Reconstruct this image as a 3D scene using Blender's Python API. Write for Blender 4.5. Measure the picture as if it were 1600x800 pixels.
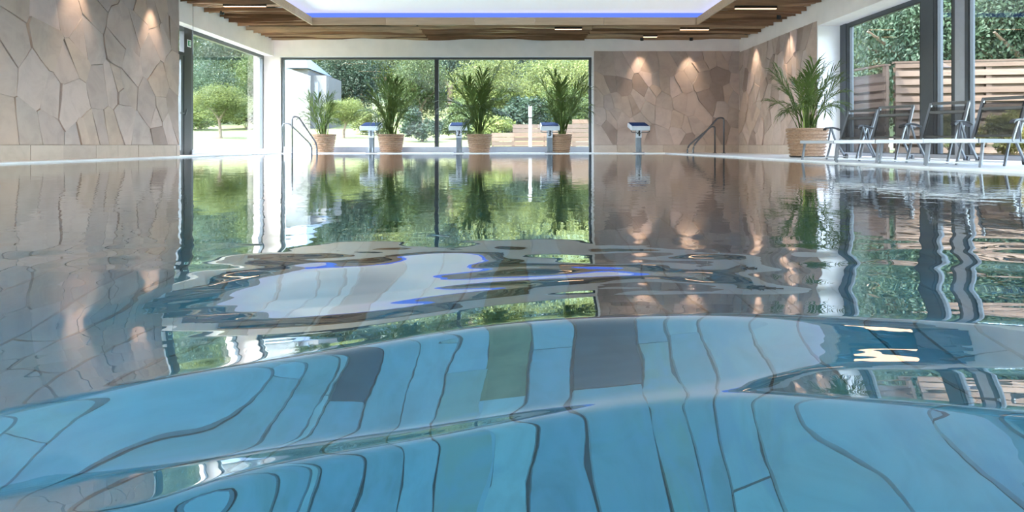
import bpy, math, random
import numpy as np
from mathutils import Vector, Matrix

random.seed(7)
RNG = np.random.default_rng(7)
scene = bpy.context.scene
for _o in list(bpy.data.objects):
    bpy.data.objects.remove(_o)
COL = scene.collection
R = math.radians
PI = math.pi

# ------------------------------------------------------------------ camera
F = 950.0            # focal length in pixels of the 1600 px wide frame
CZ = 0.22            # the lens is a hand's breadth above the water
HY = 226.5           # horizon row
cam_d = bpy.data.cameras.new('camera')
cam = bpy.data.objects.new('camera', cam_d)
COL.objects.link(cam)
cam.location = (0, 0, CZ)
cam.rotation_euler = (PI / 2, 0, 0)
cam_d.sensor_width = 36.0
cam_d.sensor_fit = 'HORIZONTAL'
cam_d.lens = F / 1600 * 36
cam_d.shift_y = -(400 - HY) / 1600
cam_d.clip_start = 0.02
cam_d.clip_end = 400
scene.camera = cam

# ------------------------------------------------------------------ world, sun, exposure
world = bpy.data.worlds.new('sky')
scene.world = world
world.use_nodes = True
wt = world.node_tree
wt.nodes.clear()
sky = wt.nodes.new('ShaderNodeTexSky')
sky.sky_type = 'NISHITA'
sky.sun_disc = False
sky.sun_elevation = R(58)
sky.sun_rotation = R(-120)
sky.air_density = 1.0
sky.dust_density = 2.0
bg = wt.nodes.new('ShaderNodeBackground')
bg.inputs['Strength'].default_value = 2.1
wo = wt.nodes.new('ShaderNodeOutputWorld')
hsv = wt.nodes.new('ShaderNodeHueSaturation')
hsv.inputs['Saturation'].default_value = 0.75
wt.links.new(sky.outputs[0], hsv.inputs['Color'])
wt.links.new(hsv.outputs[0], bg.inputs['Color'])
wt.links.new(bg.outputs[0], wo.inputs['Surface'])

sun_d = bpy.data.lights.new('sun', 'SUN')
sun_d.energy = 11.0
sun_d.color = (1.0, 0.95, 0.86)
sun_d.angle = R(0.6)
sun = bpy.data.objects.new('sun', sun_d)
COL.objects.link(sun)
sun.rotation_euler = Vector((0.42, 0.30, -0.86)).to_track_quat('-Z', 'Y').to_euler()

scene.view_settings.view_transform = 'Standard'
scene.view_settings.look = 'None'
scene.view_settings.gamma = 1.0
scene.view_settings.use_curve_mapping = False
scene.view_settings.exposure = 0.93
cy = scene.cycles
cy.use_denoising = True
cy.max_bounces = 14
cy.diffuse_bounces = 6
cy.glossy_bounces = 6
cy.transmission_bounces = 8
cy.transparent_max_bounces = 16
cy.sample_clamp_indirect = 6.0
cy.caustics_reflective = True
cy.caustics_refractive = True
cy.blur_glossy = 0.3

# ------------------------------------------------------------------ helpers
def PX(x, d):
    return (x - 800) * d / F
def PZ(y, d):
    return CZ + (HY - y) * d / F

def mat(name):
    m = bpy.data.materials.new(name)
    m.use_nodes = True
    nt = m.node_tree
    nt.nodes.clear()
    out = nt.nodes.new('ShaderNodeOutputMaterial')
    return m, nt, out

def N(nt, typ, **kw):
    n = nt.nodes.new(typ)
    for k, v in kw.items():
        if k.startswith('i_'):
            n.inputs[k[2:].replace('_', ' ')].default_value = v
        else:
            setattr(n, k, v)
    return n

def srgb(r, g, b):
    def f(c):
        c /= 255.0
        return c / 12.92 if c <= 0.04045 else ((c + 0.055) / 1.055) ** 2.4
    return (f(r), f(g), f(b), 1.0)

def ramp(nt, stops, fac, interp='LINEAR'):
    cr = nt.nodes.new('ShaderNodeValToRGB')
    cr.color_ramp.interpolation = interp
    el = cr.color_ramp.elements
    while len(el) > 1:
        el.remove(el[-1])
    el[0].position = stops[0][0]
    el[0].color = stops[0][1]
    for p, c in stops[1:]:
        e = el.new(p)
        e.color = c
    nt.links.new(fac, cr.inputs['Fac'])
    return cr.outputs['Color']

def mixrgb(nt, a, b, fac, blend='MIX'):
    mx = nt.nodes.new('ShaderNodeMix')
    mx.data_type = 'RGBA'
    mx.blend_type = blend
    for sock, v in ((mx.inputs[0], fac), (mx.inputs[6], a), (mx.inputs[7], b)):
        if hasattr(v, 'is_linked'):
            nt.links.new(v, sock)
        else:
            sock.default_value = v
    return mx.outputs[2]

def plain(name, col, rough=0.5, metal=0.0, noise=0.0, scale=12.0, bump=0.0, spec=0.5):
    """principled surface with a faint mottling"""
    m, nt, out = mat(name)
    p = N(nt, 'ShaderNodeBsdfPrincipled')
    p.inputs['Roughness'].default_value = rough
    p.inputs['Metallic'].default_value = metal
    p.inputs['Specular IOR Level'].default_value = spec
    tc = N(nt, 'ShaderNodeTexCoord')
    ns = N(nt, 'ShaderNodeTexNoise')
    ns.inputs['Scale'].default_value = scale
    ns.inputs['Detail'].default_value = 5
    nt.links.new(tc.outputs['Object'], ns.inputs['Vector'])
    dark = tuple(c * (1 - noise) for c in col[:3]) + (1,)
    lite = tuple(min(1, c * (1 + noise * .6)) for c in col[:3]) + (1,)
    c = ramp(nt, [(0.3, dark), (0.7, lite)], ns.outputs['Fac'])
    nt.links.new(c, p.inputs['Base Color'])
    if bump:
        b = N(nt, 'ShaderNodeBump')
        b.inputs['Strength'].default_value = bump
        b.inputs['Distance'].default_value = 0.01
        nt.links.new(ns.outputs['Fac'], b.inputs['Height'])
        nt.links.new(b.outputs[0], p.inputs['Normal'])
    nt.links.new(p.outputs[0], out.inputs['Surface'])
    return m

def varied(name, cols, rough=0.7, noise_scale=6.0, stretch=(1, 1, 1), grain=0.25, bump=0.2, spec=0.3, stain=None):
    """every piece takes its own tone from the palette, plus veins or grain"""
    m, nt, out = mat(name)
    p = N(nt, 'ShaderNodeBsdfPrincipled')
    p.inputs['Roughness'].default_value = rough
    p.inputs['Specular IOR Level'].default_value = spec
    oi = N(nt, 'ShaderNodeObjectInfo')
    n = len(cols)
    base = ramp(nt, [(i / n, c) for i, c in enumerate(cols)], oi.outputs['Random'], 'CONSTANT')
    tc = N(nt, 'ShaderNodeTexCoord')
    mp = N(nt, 'ShaderNodeMapping')
    mp.inputs['Scale'].default_value = stretch
    nt.links.new(tc.outputs['Object'], mp.inputs['Vector'])
    ad = N(nt, 'ShaderNodeVectorMath', operation='ADD')
    sc = N(nt, 'ShaderNodeVectorMath', operation='SCALE')
    cmb = N(nt, 'ShaderNodeCombineXYZ')
    nt.links.new(oi.outputs['Random'], cmb.inputs[0])
    nt.links.new(oi.outputs['Random'], cmb.inputs[2])
    nt.links.new(cmb.outputs[0], sc.inputs[0])
    sc.inputs['Scale'].default_value = 57.0
    nt.links.new(mp.outputs[0], ad.inputs[0])
    nt.links.new(sc.outputs[0], ad.inputs[1])
    ns = N(nt, 'ShaderNodeTexNoise')
    ns.inputs['Scale'].default_value = noise_scale
    ns.inputs['Detail'].default_value = 6
    ns.inputs['Roughness'].default_value = 0.6
    ns.inputs['Distortion'].default_value = 0.6
    nt.links.new(ad.outputs[0], ns.inputs['Vector'])
    g = ramp(nt, [(0.25, (1 - grain,) * 3 + (1,)), (0.55, (1, 1, 1, 1)), (0.8, (1 + grain * .35,) * 3 + (1,))], ns.outputs['Fac'])
    c = mixrgb(nt, base, g, 1.0, 'MULTIPLY')
    if stain:                                     # cloudy mineral stains of the stone itself
        n2 = N(nt, 'ShaderNodeTexNoise')
        n2.inputs['Scale'].default_value = noise_scale * 0.9
        n2.inputs['Detail'].default_value = 5
        n2.inputs['Distortion'].default_value = 1.6
        nt.links.new(ad.outputs[0], n2.inputs['Vector'])
        k = ramp(nt, [(0.46, (0, 0, 0, 1)), (0.66, (0.75, 0.75, 0.75, 1))], n2.outputs['Fac'])
        c = mixrgb(nt, c, stain, k)
    nt.links.new(c, p.inputs['Base Color'])
    b = N(nt, 'ShaderNodeBump')
    b.inputs['Strength'].default_value = bump
    b.inputs['Distance'].default_value = 0.01
    nt.links.new(ns.outputs['Fac'], b.inputs['Height'])
    nt.links.new(b.outputs[0], p.inputs['Normal'])
    nt.links.new(p.outputs[0], out.inputs['Surface'])
    return m

def emitter(name, col, strength):
    m, nt, out = mat(name)
    e = N(nt, 'ShaderNodeEmission')
    e.inputs['Color'].default_value = col
    e.inputs['Strength'].default_value = strength
    nt.links.new(e.outputs[0], out.inputs['Surface'])
    return m

def leafmat(name, c1, c2, trans=0.35, rough=0.45):
    m, nt, out = mat(name)
    oi = N(nt, 'ShaderNodeObjectInfo')
    tc = N(nt, 'ShaderNodeTexCoord')
    ns = N(nt, 'ShaderNodeTexNoise')
    ns.inputs['Scale'].default_value = 1.6
    ns.inputs['Detail'].default_value = 4
    nt.links.new(tc.outputs['Object'], ns.inputs['Vector'])
    c = ramp(nt, [(0.3, c1), (0.7, c2)], ns.outputs['Fac'])
    hs = N(nt, 'ShaderNodeHueSaturation')
    mr = N(nt, 'ShaderNodeMapRange')
    mr.inputs['To Min'].default_value = 0.8
    mr.inputs['To Max'].default_value = 1.2
    nt.links.new(oi.outputs['Random'], mr.inputs['Value'])
    nt.links.new(mr.outputs[0], hs.inputs['Value'])
    nt.links.new(c, hs.inputs['Color'])
    p = N(nt, 'ShaderNodeBsdfPrincipled')
    p.inputs['Roughness'].default_value = rough
    p.inputs['Specular IOR Level'].default_value = 0.15
    t = N(nt, 'ShaderNodeBsdfTranslucent')
    nt.links.new(hs.outputs[0], p.inputs['Base Color'])
    nt.links.new(hs.outputs[0], t.inputs['Color'])
    ms = N(nt, 'ShaderNodeMixShader')
    ms.inputs[0].default_value = trans
    nt.links.new(p.outputs[0], ms.inputs[1])
    nt.links.new(t.outputs[0], ms.inputs[2])
    nt.links.new(ms.outputs[0], out.inputs['Surface'])
    return m

class MB:
    """collects vertices and faces for one mesh"""
    def __init__(s):
        s.v, s.f = [], []
    def add(s, v, f):
        o = len(s.v)
        s.v += [tuple(p) for p in v]
        s.f += [tuple(i + o for i in q) for q in f]
        return s
    def box(s, x0, x1, y0, y1, z0, z1, M=None):
        v = [(x, y, z) for z in (z0, z1) for y in (y0, y1) for x in (x0, x1)]
        if M is not None:
            v = [tuple(M @ Vector(p)) for p in v]
        return s.add(v, [(0, 2, 3, 1), (4, 5, 7, 6), (0, 1, 5, 4), (2, 6, 7, 3), (0, 4, 6, 2), (1, 3, 7, 5)])
    def tube(s, pts, r, n=8, cap=True):
        pts = [Vector(p) for p in pts]
        rs = r if isinstance(r, (list, tuple)) else [r] * len(pts)
        rings = []
        up = Vector((0, 0, 1))
        for i, p in enumerate(pts):
            t = (pts[min(i + 1, len(pts) - 1)] - pts[max(i - 1, 0)]).normalized()
            a = up if abs(t.dot(up)) < 0.95 else Vector((1, 0, 0))
            u = t.cross(a).normalized()
            w = u.cross(t).normalized()
            rings.append([p + (u * math.cos(2 * PI * k / n) + w * math.sin(2 * PI * k / n)) * rs[i] for k in range(n)])
        v = [q for g in rings for q in g]
        f = []
        for i in range(len(pts) - 1):
            for k in range(n):
                f.append((i * n + k, i * n + (k + 1) % n, (i + 1) * n + (k + 1) % n, (i + 1) * n + k))
        if cap:
            f.append(tuple(range(n - 1, -1, -1)))
            f.append(tuple((len(pts) - 1) * n + k for k in range(n)))
        return s.add(v, f)
    def bar(s, a, b, w, h):
        """rectangular bar from a to b: w sideways, h across"""
        a, b = Vector(a), Vector(b)
        t = (b - a).normalized()
        up = Vector((0, 0, 1)) if abs(t.z) < 0.9 else Vector((0, 1, 0))
        u = t.cross(up).normalized() * (w / 2)
        k = u.cross(t).normalized() * (h / 2)
        v = [p + q for p in (a, b) for q in (u + k, u - k, -u - k, -u + k)]
        return s.add(v, [(3, 2, 1, 0), (4, 5, 6, 7), (0, 1, 5, 4), (1, 2, 6, 5), (2, 3, 7, 6), (3, 0, 4, 7)])
    def lathe(s, prof, n=24, closed_top=True, closed_bottom=True):
        v, f = [], []
        for (r, z) in prof:
            v += [(r * math.cos(2 * PI * k / n), r * math.sin(2 * PI * k / n), z) for k in range(n)]
        for i in range(len(prof) - 1):
            for k in range(n):
                f.append((i * n + k, i * n + (k + 1) % n, (i + 1) * n + (k + 1) % n, (i + 1) * n + k))
        if closed_bottom:
            f.append(tuple(range(n - 1, -1, -1)))
        if closed_top:
            f.append(tuple((len(prof) - 1) * n + k for k in range(n)))
        return s.add(v, f)
    def mesh(s, name, m, smooth=False):
        me = bpy.data.meshes.new(name)
        me.from_pydata(s.v, [], s.f)
        me.materials.append(m)
        if smooth:
            me.polygons.foreach_set('use_smooth', [True] * len(me.polygons))
        me.update()
        return me
    def build(s, name, m, parent=None, smooth=False, bevel=0.0):
        o = obj(name, s.mesh(name, m, smooth), parent)
        if bevel:
            b = o.modifiers.new('bevel', 'BEVEL')
            b.width = bevel
            b.segments = 2
            b.limit_method = 'ANGLE'
        return o

def obj(name, me, parent=None, loc=None, rot=None):
    o = bpy.data.objects.new(name, me)
    COL.objects.link(o)
    if parent is not None:
        o.parent = parent
    if loc is not None:
        o.location = loc
    if rot is not None:
        o.rotation_euler = rot
    return o

def empty(name, loc=(0, 0, 0), rz=0.0):
    o = obj(name, None, None, loc, (0, 0, rz))
    o.empty_display_size = 0.1
    return o

def tag(o, label=None, cat=None, group=None, kind=None):
    if label:
        o['label'] = label
    if cat:
        o['category'] = cat
    if group:
        o['group'] = group
    if kind:
        o['kind'] = kind
    return o

def copy_tree(o, parent=None):
    c = o.copy()
    COL.objects.link(c)
    c.parent = parent
    for ch in list(o.children):
        copy_tree(ch, c)
    return c

def text_mesh(name, body, size, m, depth=0.002):
    cu = bpy.data.curves.new(name, 'FONT')
    cu.body = body
    cu.size = size
    cu.extrude = depth
    cu.align_x = 'CENTER'
    cu.align_y = 'CENTER'
    t = bpy.data.objects.new(name, cu)
    COL.objects.link(t)
    dg = bpy.context.evaluated_depsgraph_get()
    me = bpy.data.meshes.new_from_object(t.evaluated_get(dg))
    bpy.data.objects.remove(t)
    me.materials.clear()
    me.materials.append(m)
    return me

# ------------------------------------------------------------------ materials
M = {}
M['plaster'] = plain('white_plaster', srgb(242, 235, 232), 0.8, noise=0.05, scale=3)
M['jamb'] = plain('white_jamb', srgb(238, 239, 242), 0.6, noise=0.03, scale=4)
M['stone'] = varied('polygonal_sandstone',
                    [srgb(184, 164, 154), srgb(178, 159, 149), srgb(188, 169, 160), srgb(176, 160, 151), srgb(191, 171, 162), srgb(182, 162, 149), srgb(178, 163, 156), srgb(166, 148, 138), srgb(186, 165, 152), srgb(174, 157, 150), srgb(194, 174, 167), srgb(154, 136, 128), srgb(184, 166, 158), srgb(180, 162, 152)],
                    rough=0.75, noise_scale=3.0, grain=0.20, bump=0.35)
M['mortar'] = plain('stone_mortar', srgb(160, 148, 138), 0.9, noise=0.15, scale=20)
M['basetile'] = varied('skirting_stone', [srgb(184, 170, 158), srgb(178, 164, 154), srgb(188, 174, 163)], rough=0.6, noise_scale=5, grain=0.12, bump=0.1)
M['deck'] = plain('pale_deck_stone', srgb(218, 216, 214), 0.35, noise=0.08, scale=5)
M['coping'] = plain('pale_coping', srgb(232, 232, 234), 0.3, noise=0.06, scale=6)
M['frame'] = plain('grey_aluminium_frame', srgb(74, 80, 86), 0.4, metal=0.25, noise=0.04)
M['frame_dark'] = plain('dark_frame_gasket', srgb(44, 48, 52), 0.5, noise=0.04)
M['sill'] = plain('light_aluminium_sill', srgb(172, 176, 186), 0.35, metal=0.5, noise=0.05)
M['steel'] = plain('brushed_steel', srgb(92, 95, 100), 0.35, metal=0.7, noise=0.08, scale=30)
M['alu'] = plain('lounger_aluminium', srgb(118, 122, 128), 0.38, metal=0.6, noise=0.06)
M['black'] = plain('black_plastic', srgb(34, 34, 36), 0.5, noise=0.1)
M['blackmetal'] = plain('black_lamp_housing', srgb(24, 24, 25), 0.4, noise=0.1)
M['slat'] = varied('rough_ceiling_wood', [srgb(168, 128, 96), srgb(142, 104, 76), srgb(190, 152, 118), srgb(122, 90, 64), srgb(160, 124, 96), srgb(206, 174, 140)],
                   rough=0.65, noise_scale=5, stretch=(0.25, 4, 4), grain=0.4, bump=0.3)
M['fascia'] = varied('oak_fascia', [srgb(190, 162, 134), srgb(178, 150, 122), srgb(198, 172, 146)], rough=0.55, noise_scale=4, stretch=(0.3, 4, 6), grain=0.22, bump=0.1)
M['soffit'] = plain('dark_soffit', srgb(52, 38, 28), 0.9, noise=0.2)
M['fence'] = varied('larch_board', [srgb(98, 80, 68), srgb(90, 74, 63), srgb(86, 73, 65), srgb(104, 88, 77), srgb(78, 63, 54)],
                    rough=0.75, noise_scale=4, stretch=(0.4, 4, 6), grain=0.25, bump=0.1)
M['basket'] = varied('woven_rattan', [srgb(160, 128, 104), srgb(166, 136, 112)], rough=0.7, noise_scale=30, stretch=(1, 1, 2.5), grain=0.5, bump=0.4)
M['soil'] = plain('potting_soil', srgb(58, 44, 34), 0.95, noise=0.3, scale=40, bump=0.5)
M['palm'] = leafmat('palm_leaf', srgb(52, 72, 36), srgb(104, 120, 62), 0.32)
M['stalk'] = plain('palm_stalk', srgb(132, 150, 70), 0.5, noise=0.25, scale=15)
M['leaf_light'] = leafmat('light_foliage', srgb(70, 82, 38), srgb(106, 114, 64), 0.4)
M['leaf_mid'] = leafmat('mid_foliage', srgb(46, 62, 33), srgb(80, 92, 52), 0.35)
M['leaf_dark'] = leafmat('dark_foliage', srgb(33, 48, 39), srgb(56, 73, 54), 0.3)
M['leaf_yellow'] = leafmat('yellow_shrub', srgb(82, 86, 40), srgb(118, 111, 64), 0.4)
M['bark'] = plain('bark', srgb(104, 88, 74), 0.9, noise=0.3, scale=10, bump=0.5)
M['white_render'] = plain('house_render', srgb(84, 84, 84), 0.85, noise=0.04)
M['house_roof'] = plain('house_roof', srgb(58, 74, 90), 0.6, noise=0.1)
M['house_glass'] = plain('house_window', srgb(70, 86, 96), 0.15, noise=0.1)
M['white_lacquer'] = plain('white_lacquer', srgb(150, 152, 156), 0.35, noise=0.03)
M['block_top'] = plain('blue_nonslip', srgb(22, 52, 104), 0.85, noise=0.15, scale=60, bump=0.3, spec=0.1)
M['block_side'] = plain('block_side', srgb(206, 210, 216), 0.4, noise=0.05)
M['sign_white'] = plain('sign_white', srgb(236, 240, 238), 0.5)
M['sign_green'] = plain('sign_green', srgb(30, 140, 90), 0.5)
M['led_blue'] = emitter('blue_led', (0.12, 0.21, 0.9, 1), 0.7)
M['hill'] = plain('wooded_hill', srgb(56, 72, 46), 0.9, noise=0.6, scale=0.9, bump=0.8)
M['led_warm'] = emitter('warm_led_bar', (1.0, 0.62, 0.36, 1), 2.6)
M['lens'] = emitter('downlight_lens', (1.0, 0.76, 0.52, 1), 12.0)

# white ceiling panel: diffuse surface with an even glow added to light the hall
m, nt, out = mat('ceiling_added_glow')
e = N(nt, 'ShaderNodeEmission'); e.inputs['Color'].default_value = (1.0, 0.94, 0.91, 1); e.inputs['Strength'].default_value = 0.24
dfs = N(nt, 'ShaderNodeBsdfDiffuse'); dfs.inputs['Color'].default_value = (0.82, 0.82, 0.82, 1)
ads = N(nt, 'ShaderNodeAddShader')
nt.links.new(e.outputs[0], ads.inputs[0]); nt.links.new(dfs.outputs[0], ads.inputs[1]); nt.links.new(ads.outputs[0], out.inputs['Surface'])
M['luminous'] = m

# clear pane: see-through with a Fresnel reflection
m, nt, out = mat('window_glass')
lw = N(nt, 'ShaderNodeLayerWeight'); lw.inputs['Blend'].default_value = 0.5
pw = N(nt, 'ShaderNodeMath', operation='POWER'); pw.inputs[1].default_value = 5.0; nt.links.new(lw.outputs['Facing'], pw.inputs[0])
fr = N(nt, 'ShaderNodeMath', operation='MULTIPLY_ADD'); fr.inputs[1].default_value = 0.96; fr.inputs[2].default_value = 0.04; nt.links.new(pw.outputs[0], fr.inputs[0])
tr = N(nt, 'ShaderNodeBsdfTransparent'); tr.inputs['Color'].default_value = (0.95, 0.975, 0.965, 1)
gl = N(nt, 'ShaderNodeBsdfGlossy'); gl.inputs['Roughness'].default_value = 0.0
ms = N(nt, 'ShaderNodeMixShader')
nt.links.new(fr.outputs[0], ms.inputs[0]); nt.links.new(tr.outputs[0], ms.inputs[1]); nt.links.new(gl.outputs[0], ms.inputs[2])
nt.links.new(ms.outputs[0], out.inputs['Surface'])
M['glass'] = m

# open textile weave of the loungers
m, nt, out = mat('black_mesh_textile')
tr = N(nt, 'ShaderNodeBsdfTransparent')
p = N(nt, 'ShaderNodeBsdfPrincipled'); p.inputs['Base Color'].default_value = srgb(40, 40, 42); p.inputs['Roughness'].default_value = 0.7
ms = N(nt, 'ShaderNodeMixShader'); ms.inputs[0].default_value = 0.76
nt.links.new(tr.outputs[0], ms.inputs[1]); nt.links.new(p.outputs[0], ms.inputs[2]); nt.links.new(ms.outputs[0], out.inputs['Surface'])
M['textile'] = m

# lawn
m, nt, out = mat('lawn')
tc = N(nt, 'ShaderNodeTexCoord')
ns = N(nt, 'ShaderNodeTexNoise'); ns.inputs['Scale'].default_value = 0.35; ns.inputs['Detail'].default_value = 8
nt.links.new(tc.outputs['Object'], ns.inputs['Vector'])
c = ramp(nt, [(0.3, srgb(72, 84, 40)), (0.55, srgb(90, 96, 54)), (0.75, srgb(104, 104, 68))], ns.outputs['Fac'])
p = N(nt, 'ShaderNodeBsdfPrincipled'); p.inputs['Roughness'].default_value = 0.9
n2 = N(nt, 'ShaderNodeTexNoise'); n2.inputs['Scale'].default_value = 40; n2.inputs['Detail'].default_value = 3
nt.links.new(tc.outputs['Object'], n2.inputs['Vector'])
b = N(nt, 'ShaderNodeBump'); b.inputs['Strength'].default_value = 0.6; b.inputs['Distance'].default_value = 0.05
nt.links.new(n2.outputs['Fac'], b.inputs['Height']); nt.links.new(b.outputs[0], p.inputs['Normal'])
nt.links.new(c, p.inputs['Base Color']); nt.links.new(p.outputs[0], out.inputs['Surface'])
M['lawn'] = m

# pool slabs: pale stone, a few dark and ochre ones
M['slab'] = varied('pool_slab',
                   [srgb(228, 230, 228), srgb(206, 214, 216), srgb(238, 236, 230), srgb(196, 206, 210), srgb(222, 226, 222), srgb(232, 232, 228),
                    srgb(212, 220, 220), srgb(188, 200, 204), srgb(226, 228, 222), srgb(214, 212, 198), srgb(218, 224, 226), srgb(202, 210, 208)],
                   rough=0.7, noise_scale=4.5, stretch=(1.3, 0.6, 1), grain=0.24, bump=0.15, stain=srgb(204, 212, 220))
M['slab_dark'] = varied('dark_pool_slab', [srgb(120, 128, 134), srgb(108, 118, 126), srgb(132, 138, 142)], rough=0.7, noise_scale=4, grain=0.35, bump=0.15)
M['slab_ochre'] = varied('ochre_pool_slab', [srgb(196, 178, 142), srgb(186, 172, 140)], rough=0.7, noise_scale=4, grain=0.35, bump=0.15)
M['poolbase'] = plain('pool_joint', srgb(140, 150, 154), 0.8, noise=0.2, scale=1.2)
M['poolfar'] = plain('pool_lining', srgb(222, 226, 224), 0.8, noise=0.25, scale=1.5)

# water: Fresnel mirror over tinted refraction, fine ripples where the pool is open
m, nt, out = mat('pool_water')
tc = N(nt, 'ShaderNodeTexCoord')
sep = N(nt, 'ShaderNodeSeparateXYZ'); nt.links.new(tc.outputs['Object'], sep.inputs[0])
def noise_at(scale, detail, dist, sx=1.0, sy=1.0):
    mp = N(nt, 'ShaderNodeMapping'); mp.inputs['Scale'].default_value = (sx, sy, 1)
    nt.links.new(tc.outputs['Object'], mp.inputs['Vector'])
    n = N(nt, 'ShaderNodeTexNoise'); n.inputs['Scale'].default_value = scale; n.inputs['Detail'].default_value = detail
    n.inputs['Roughness'].default_value = 0.45; n.inputs['Distortion'].default_value = dist
    nt.links.new(mp.outputs[0], n.inputs['Vector'])
    return n.outputs['Fac']
w1 = noise_at(9.0, 3.0, 0.3)
w2 = noise_at(1.3, 2.0, 0.3)
mr = N(nt, 'ShaderNodeMapRange'); mr.interpolation_type = 'SMOOTHSTEP'
mr.inputs['From Min'].default_value = 1.0; mr.inputs['From Max'].default_value = 2.6
mr.inputs['To Min'].default_value = 0.10; mr.inputs['To Max'].default_value = 1.0
nt.links.new(sep.outputs['Y'], mr.inputs['Value'])
a1 = N(nt, 'ShaderNodeMath', operation='MULTIPLY'); a1.inputs[1].default_value = 0.00115; nt.links.new(w1, a1.inputs[0])
a2 = N(nt, 'ShaderNodeMath', operation='MULTIPLY'); a2.inputs[1].default_value = 0.0007; nt.links.new(w2, a2.inputs[0])
sm = N(nt, 'ShaderNodeMath', operation='ADD'); nt.links.new(a1.outputs[0], sm.inputs[0]); nt.links.new(a2.outputs[0], sm.inputs[1])
bp = N(nt, 'ShaderNodeBump'); bp.inputs['Distance'].default_value = 1.0
nt.links.new(mr.outputs[0], bp.inputs['Strength']); nt.links.new(sm.outputs[0], bp.inputs['Height'])
fr = N(nt, 'ShaderNodeFresnel'); fr.inputs['IOR'].default_value = 1.333; nt.links.new(bp.outputs[0], fr.inputs['Normal'])
gl = N(nt, 'ShaderNodeBsdfGlossy'); gl.inputs['Roughness'].default_value = 0.0; nt.links.new(bp.outputs[0], gl.inputs['Normal'])
rf = N(nt, 'ShaderNodeBsdfRefraction'); rf.inputs['IOR'].default_value = 1.333; rf.inputs['Roughness'].default_value = 0.0
rf.inputs['Color'].default_value = (0.39, 0.81, 1.0, 1); nt.links.new(bp.outputs[0], rf.inputs['Normal'])
fc = N(nt, 'ShaderNodeFloatCurve')
cv = fc.mapping.curves[0]
cv.points[0].location = (0.0, 0.0)
cv.points[1].location = (1.0, 1.0)
for q in ((0.05, 0.05), (0.10, 0.17), (0.17, 0.43), (0.26, 0.66), (0.36, 0.82), (0.50, 0.93)):
    cv.points.new(*q)
fc.mapping.update()
nt.links.new(fr.outputs[0], fc.inputs['Value'])
ms = N(nt, 'ShaderNodeMixShader')
nt.links.new(fc.outputs[0], ms.inputs[0]); nt.links.new(rf.outputs[0], ms.inputs[1]); nt.links.new(gl.outputs[0], ms.inputs[2])
nt.links.new(ms.outputs[0], out.inputs['Surface'])
M['water'] = m

# ------------------------------------------------------------------ dimensions of the hall
XL, XR, YB, YF = -6.53, 6.23, 16.67, -2.6      # wall faces
GL, GR = -6.80, 6.75                            # glazing planes of the side walls
ZW, ZC, ZP = 2.65, 3.07, 3.405                  # window head, slat ceiling, luminous panel
PLX, PRX, PY0, PY1, PZ0 = -5.95, 3.97, -1.6, 15.75, -1.30   # pool
WBX0, WBX1 = -6.35, 2.19                        # back window
CX0, CX1, CY0, CY1 = -4.72, 4.37, -0.6, 14.37   # ceiling recess

# ------------------------------------------------------------------ floor and pool
b = MB()
b.box(XL - .6, PLX, YF, YB + .3, -.25, .012)
b.box(PRX, XR + .62, YF, YB + .3, -.25, .012)
b.box(PLX, PRX, PY1, YB + .3, -.25, .012)
b.box(PLX, PRX, YF, PY0, -.25, .012)
floor = tag(b.build('floor', M['deck']), kind='structure')
b = MB()
cw = .22
b.box(PLX - cw, PLX + .015, PY0, PY1 + cw, -.06, .016)
b.box(PRX - .015, PRX + cw, PY0, PY1 + cw, -.06, .016)
b.box(PLX + .015, PRX - .015, PY1 - .015, PY1 + cw, -.06, .016)
tag(b.build('trim_1', M['coping'], bevel=.006), kind='structure')
b = MB()
b.box(PLX - .2, PLX, PY0 - .2, PY1 + .2, PZ0, -.06)
b.box(PRX, PRX + .2, PY0 - .2, PY1 + .2, PZ0, -.06)
b.box(PLX, PRX, PY1, PY1 + .2, PZ0, -.06)
b.box(PLX, PRX, PY0 - .2, PY0, PZ0, -.06)
tag(b.build('pool_wall', M['poolfar']), kind='structure')
b = MB()
b.box(PLX - .2, PRX + .2, PY0 - .2, PY1 + .2, PZ0 - .2, PZ0)
pool_floor = tag(b.build('pool_floor', M['poolbase']), kind='structure')

def joint(xb, y):
    """wavy joint line between two columns of slabs"""
    return xb + .011 * math.sin(y * 5.1 + xb * 37) + .006 * math.sin(y * 13.7 + xb * 91) + .003 * math.sin(y * 31 + xb * 17)

def slab_mesh(x0, x1, y0, y1, i, mt='slab'):
    """long stone slab whose edges follow the joint lines"""
    rr = random.Random(900 + i)
    cx, cy_ = (x0 + x1) / 2, (y0 + y1) / 2
    nx = 10
    ys = [y0 + .003 + (y1 - y0 - .006) * k / (nx - 1) for k in range(nx)]
    k0, k1 = rr.uniform(-.03, .03), rr.uniform(-.03, .03)
    def ring(g):
        L_ = [(joint(x0, y) + .0025 + g - cx, y - cy_) for y in ys]
        R_ = [(joint(x1, y) - .0025 - g - cx, y - cy_) for y in ys]
        return L_ + R_[::-1]
    a, c = ring(0), ring(.003)
    n = len(a)
    v = [(x, y, 0) for x, y in a] + [(x, y, .012) for x, y in c]
    f = [(k, (k + 1) % n, (k + 1) % n + n, k + n) for k in range(n)]
    f += [(n + k, n + k + 1, n + n - 2 - k, n + n - 1 - k) for k in range(nx - 1)]
    return MB().add(v, f).mesh('slab', M[mt])

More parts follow.
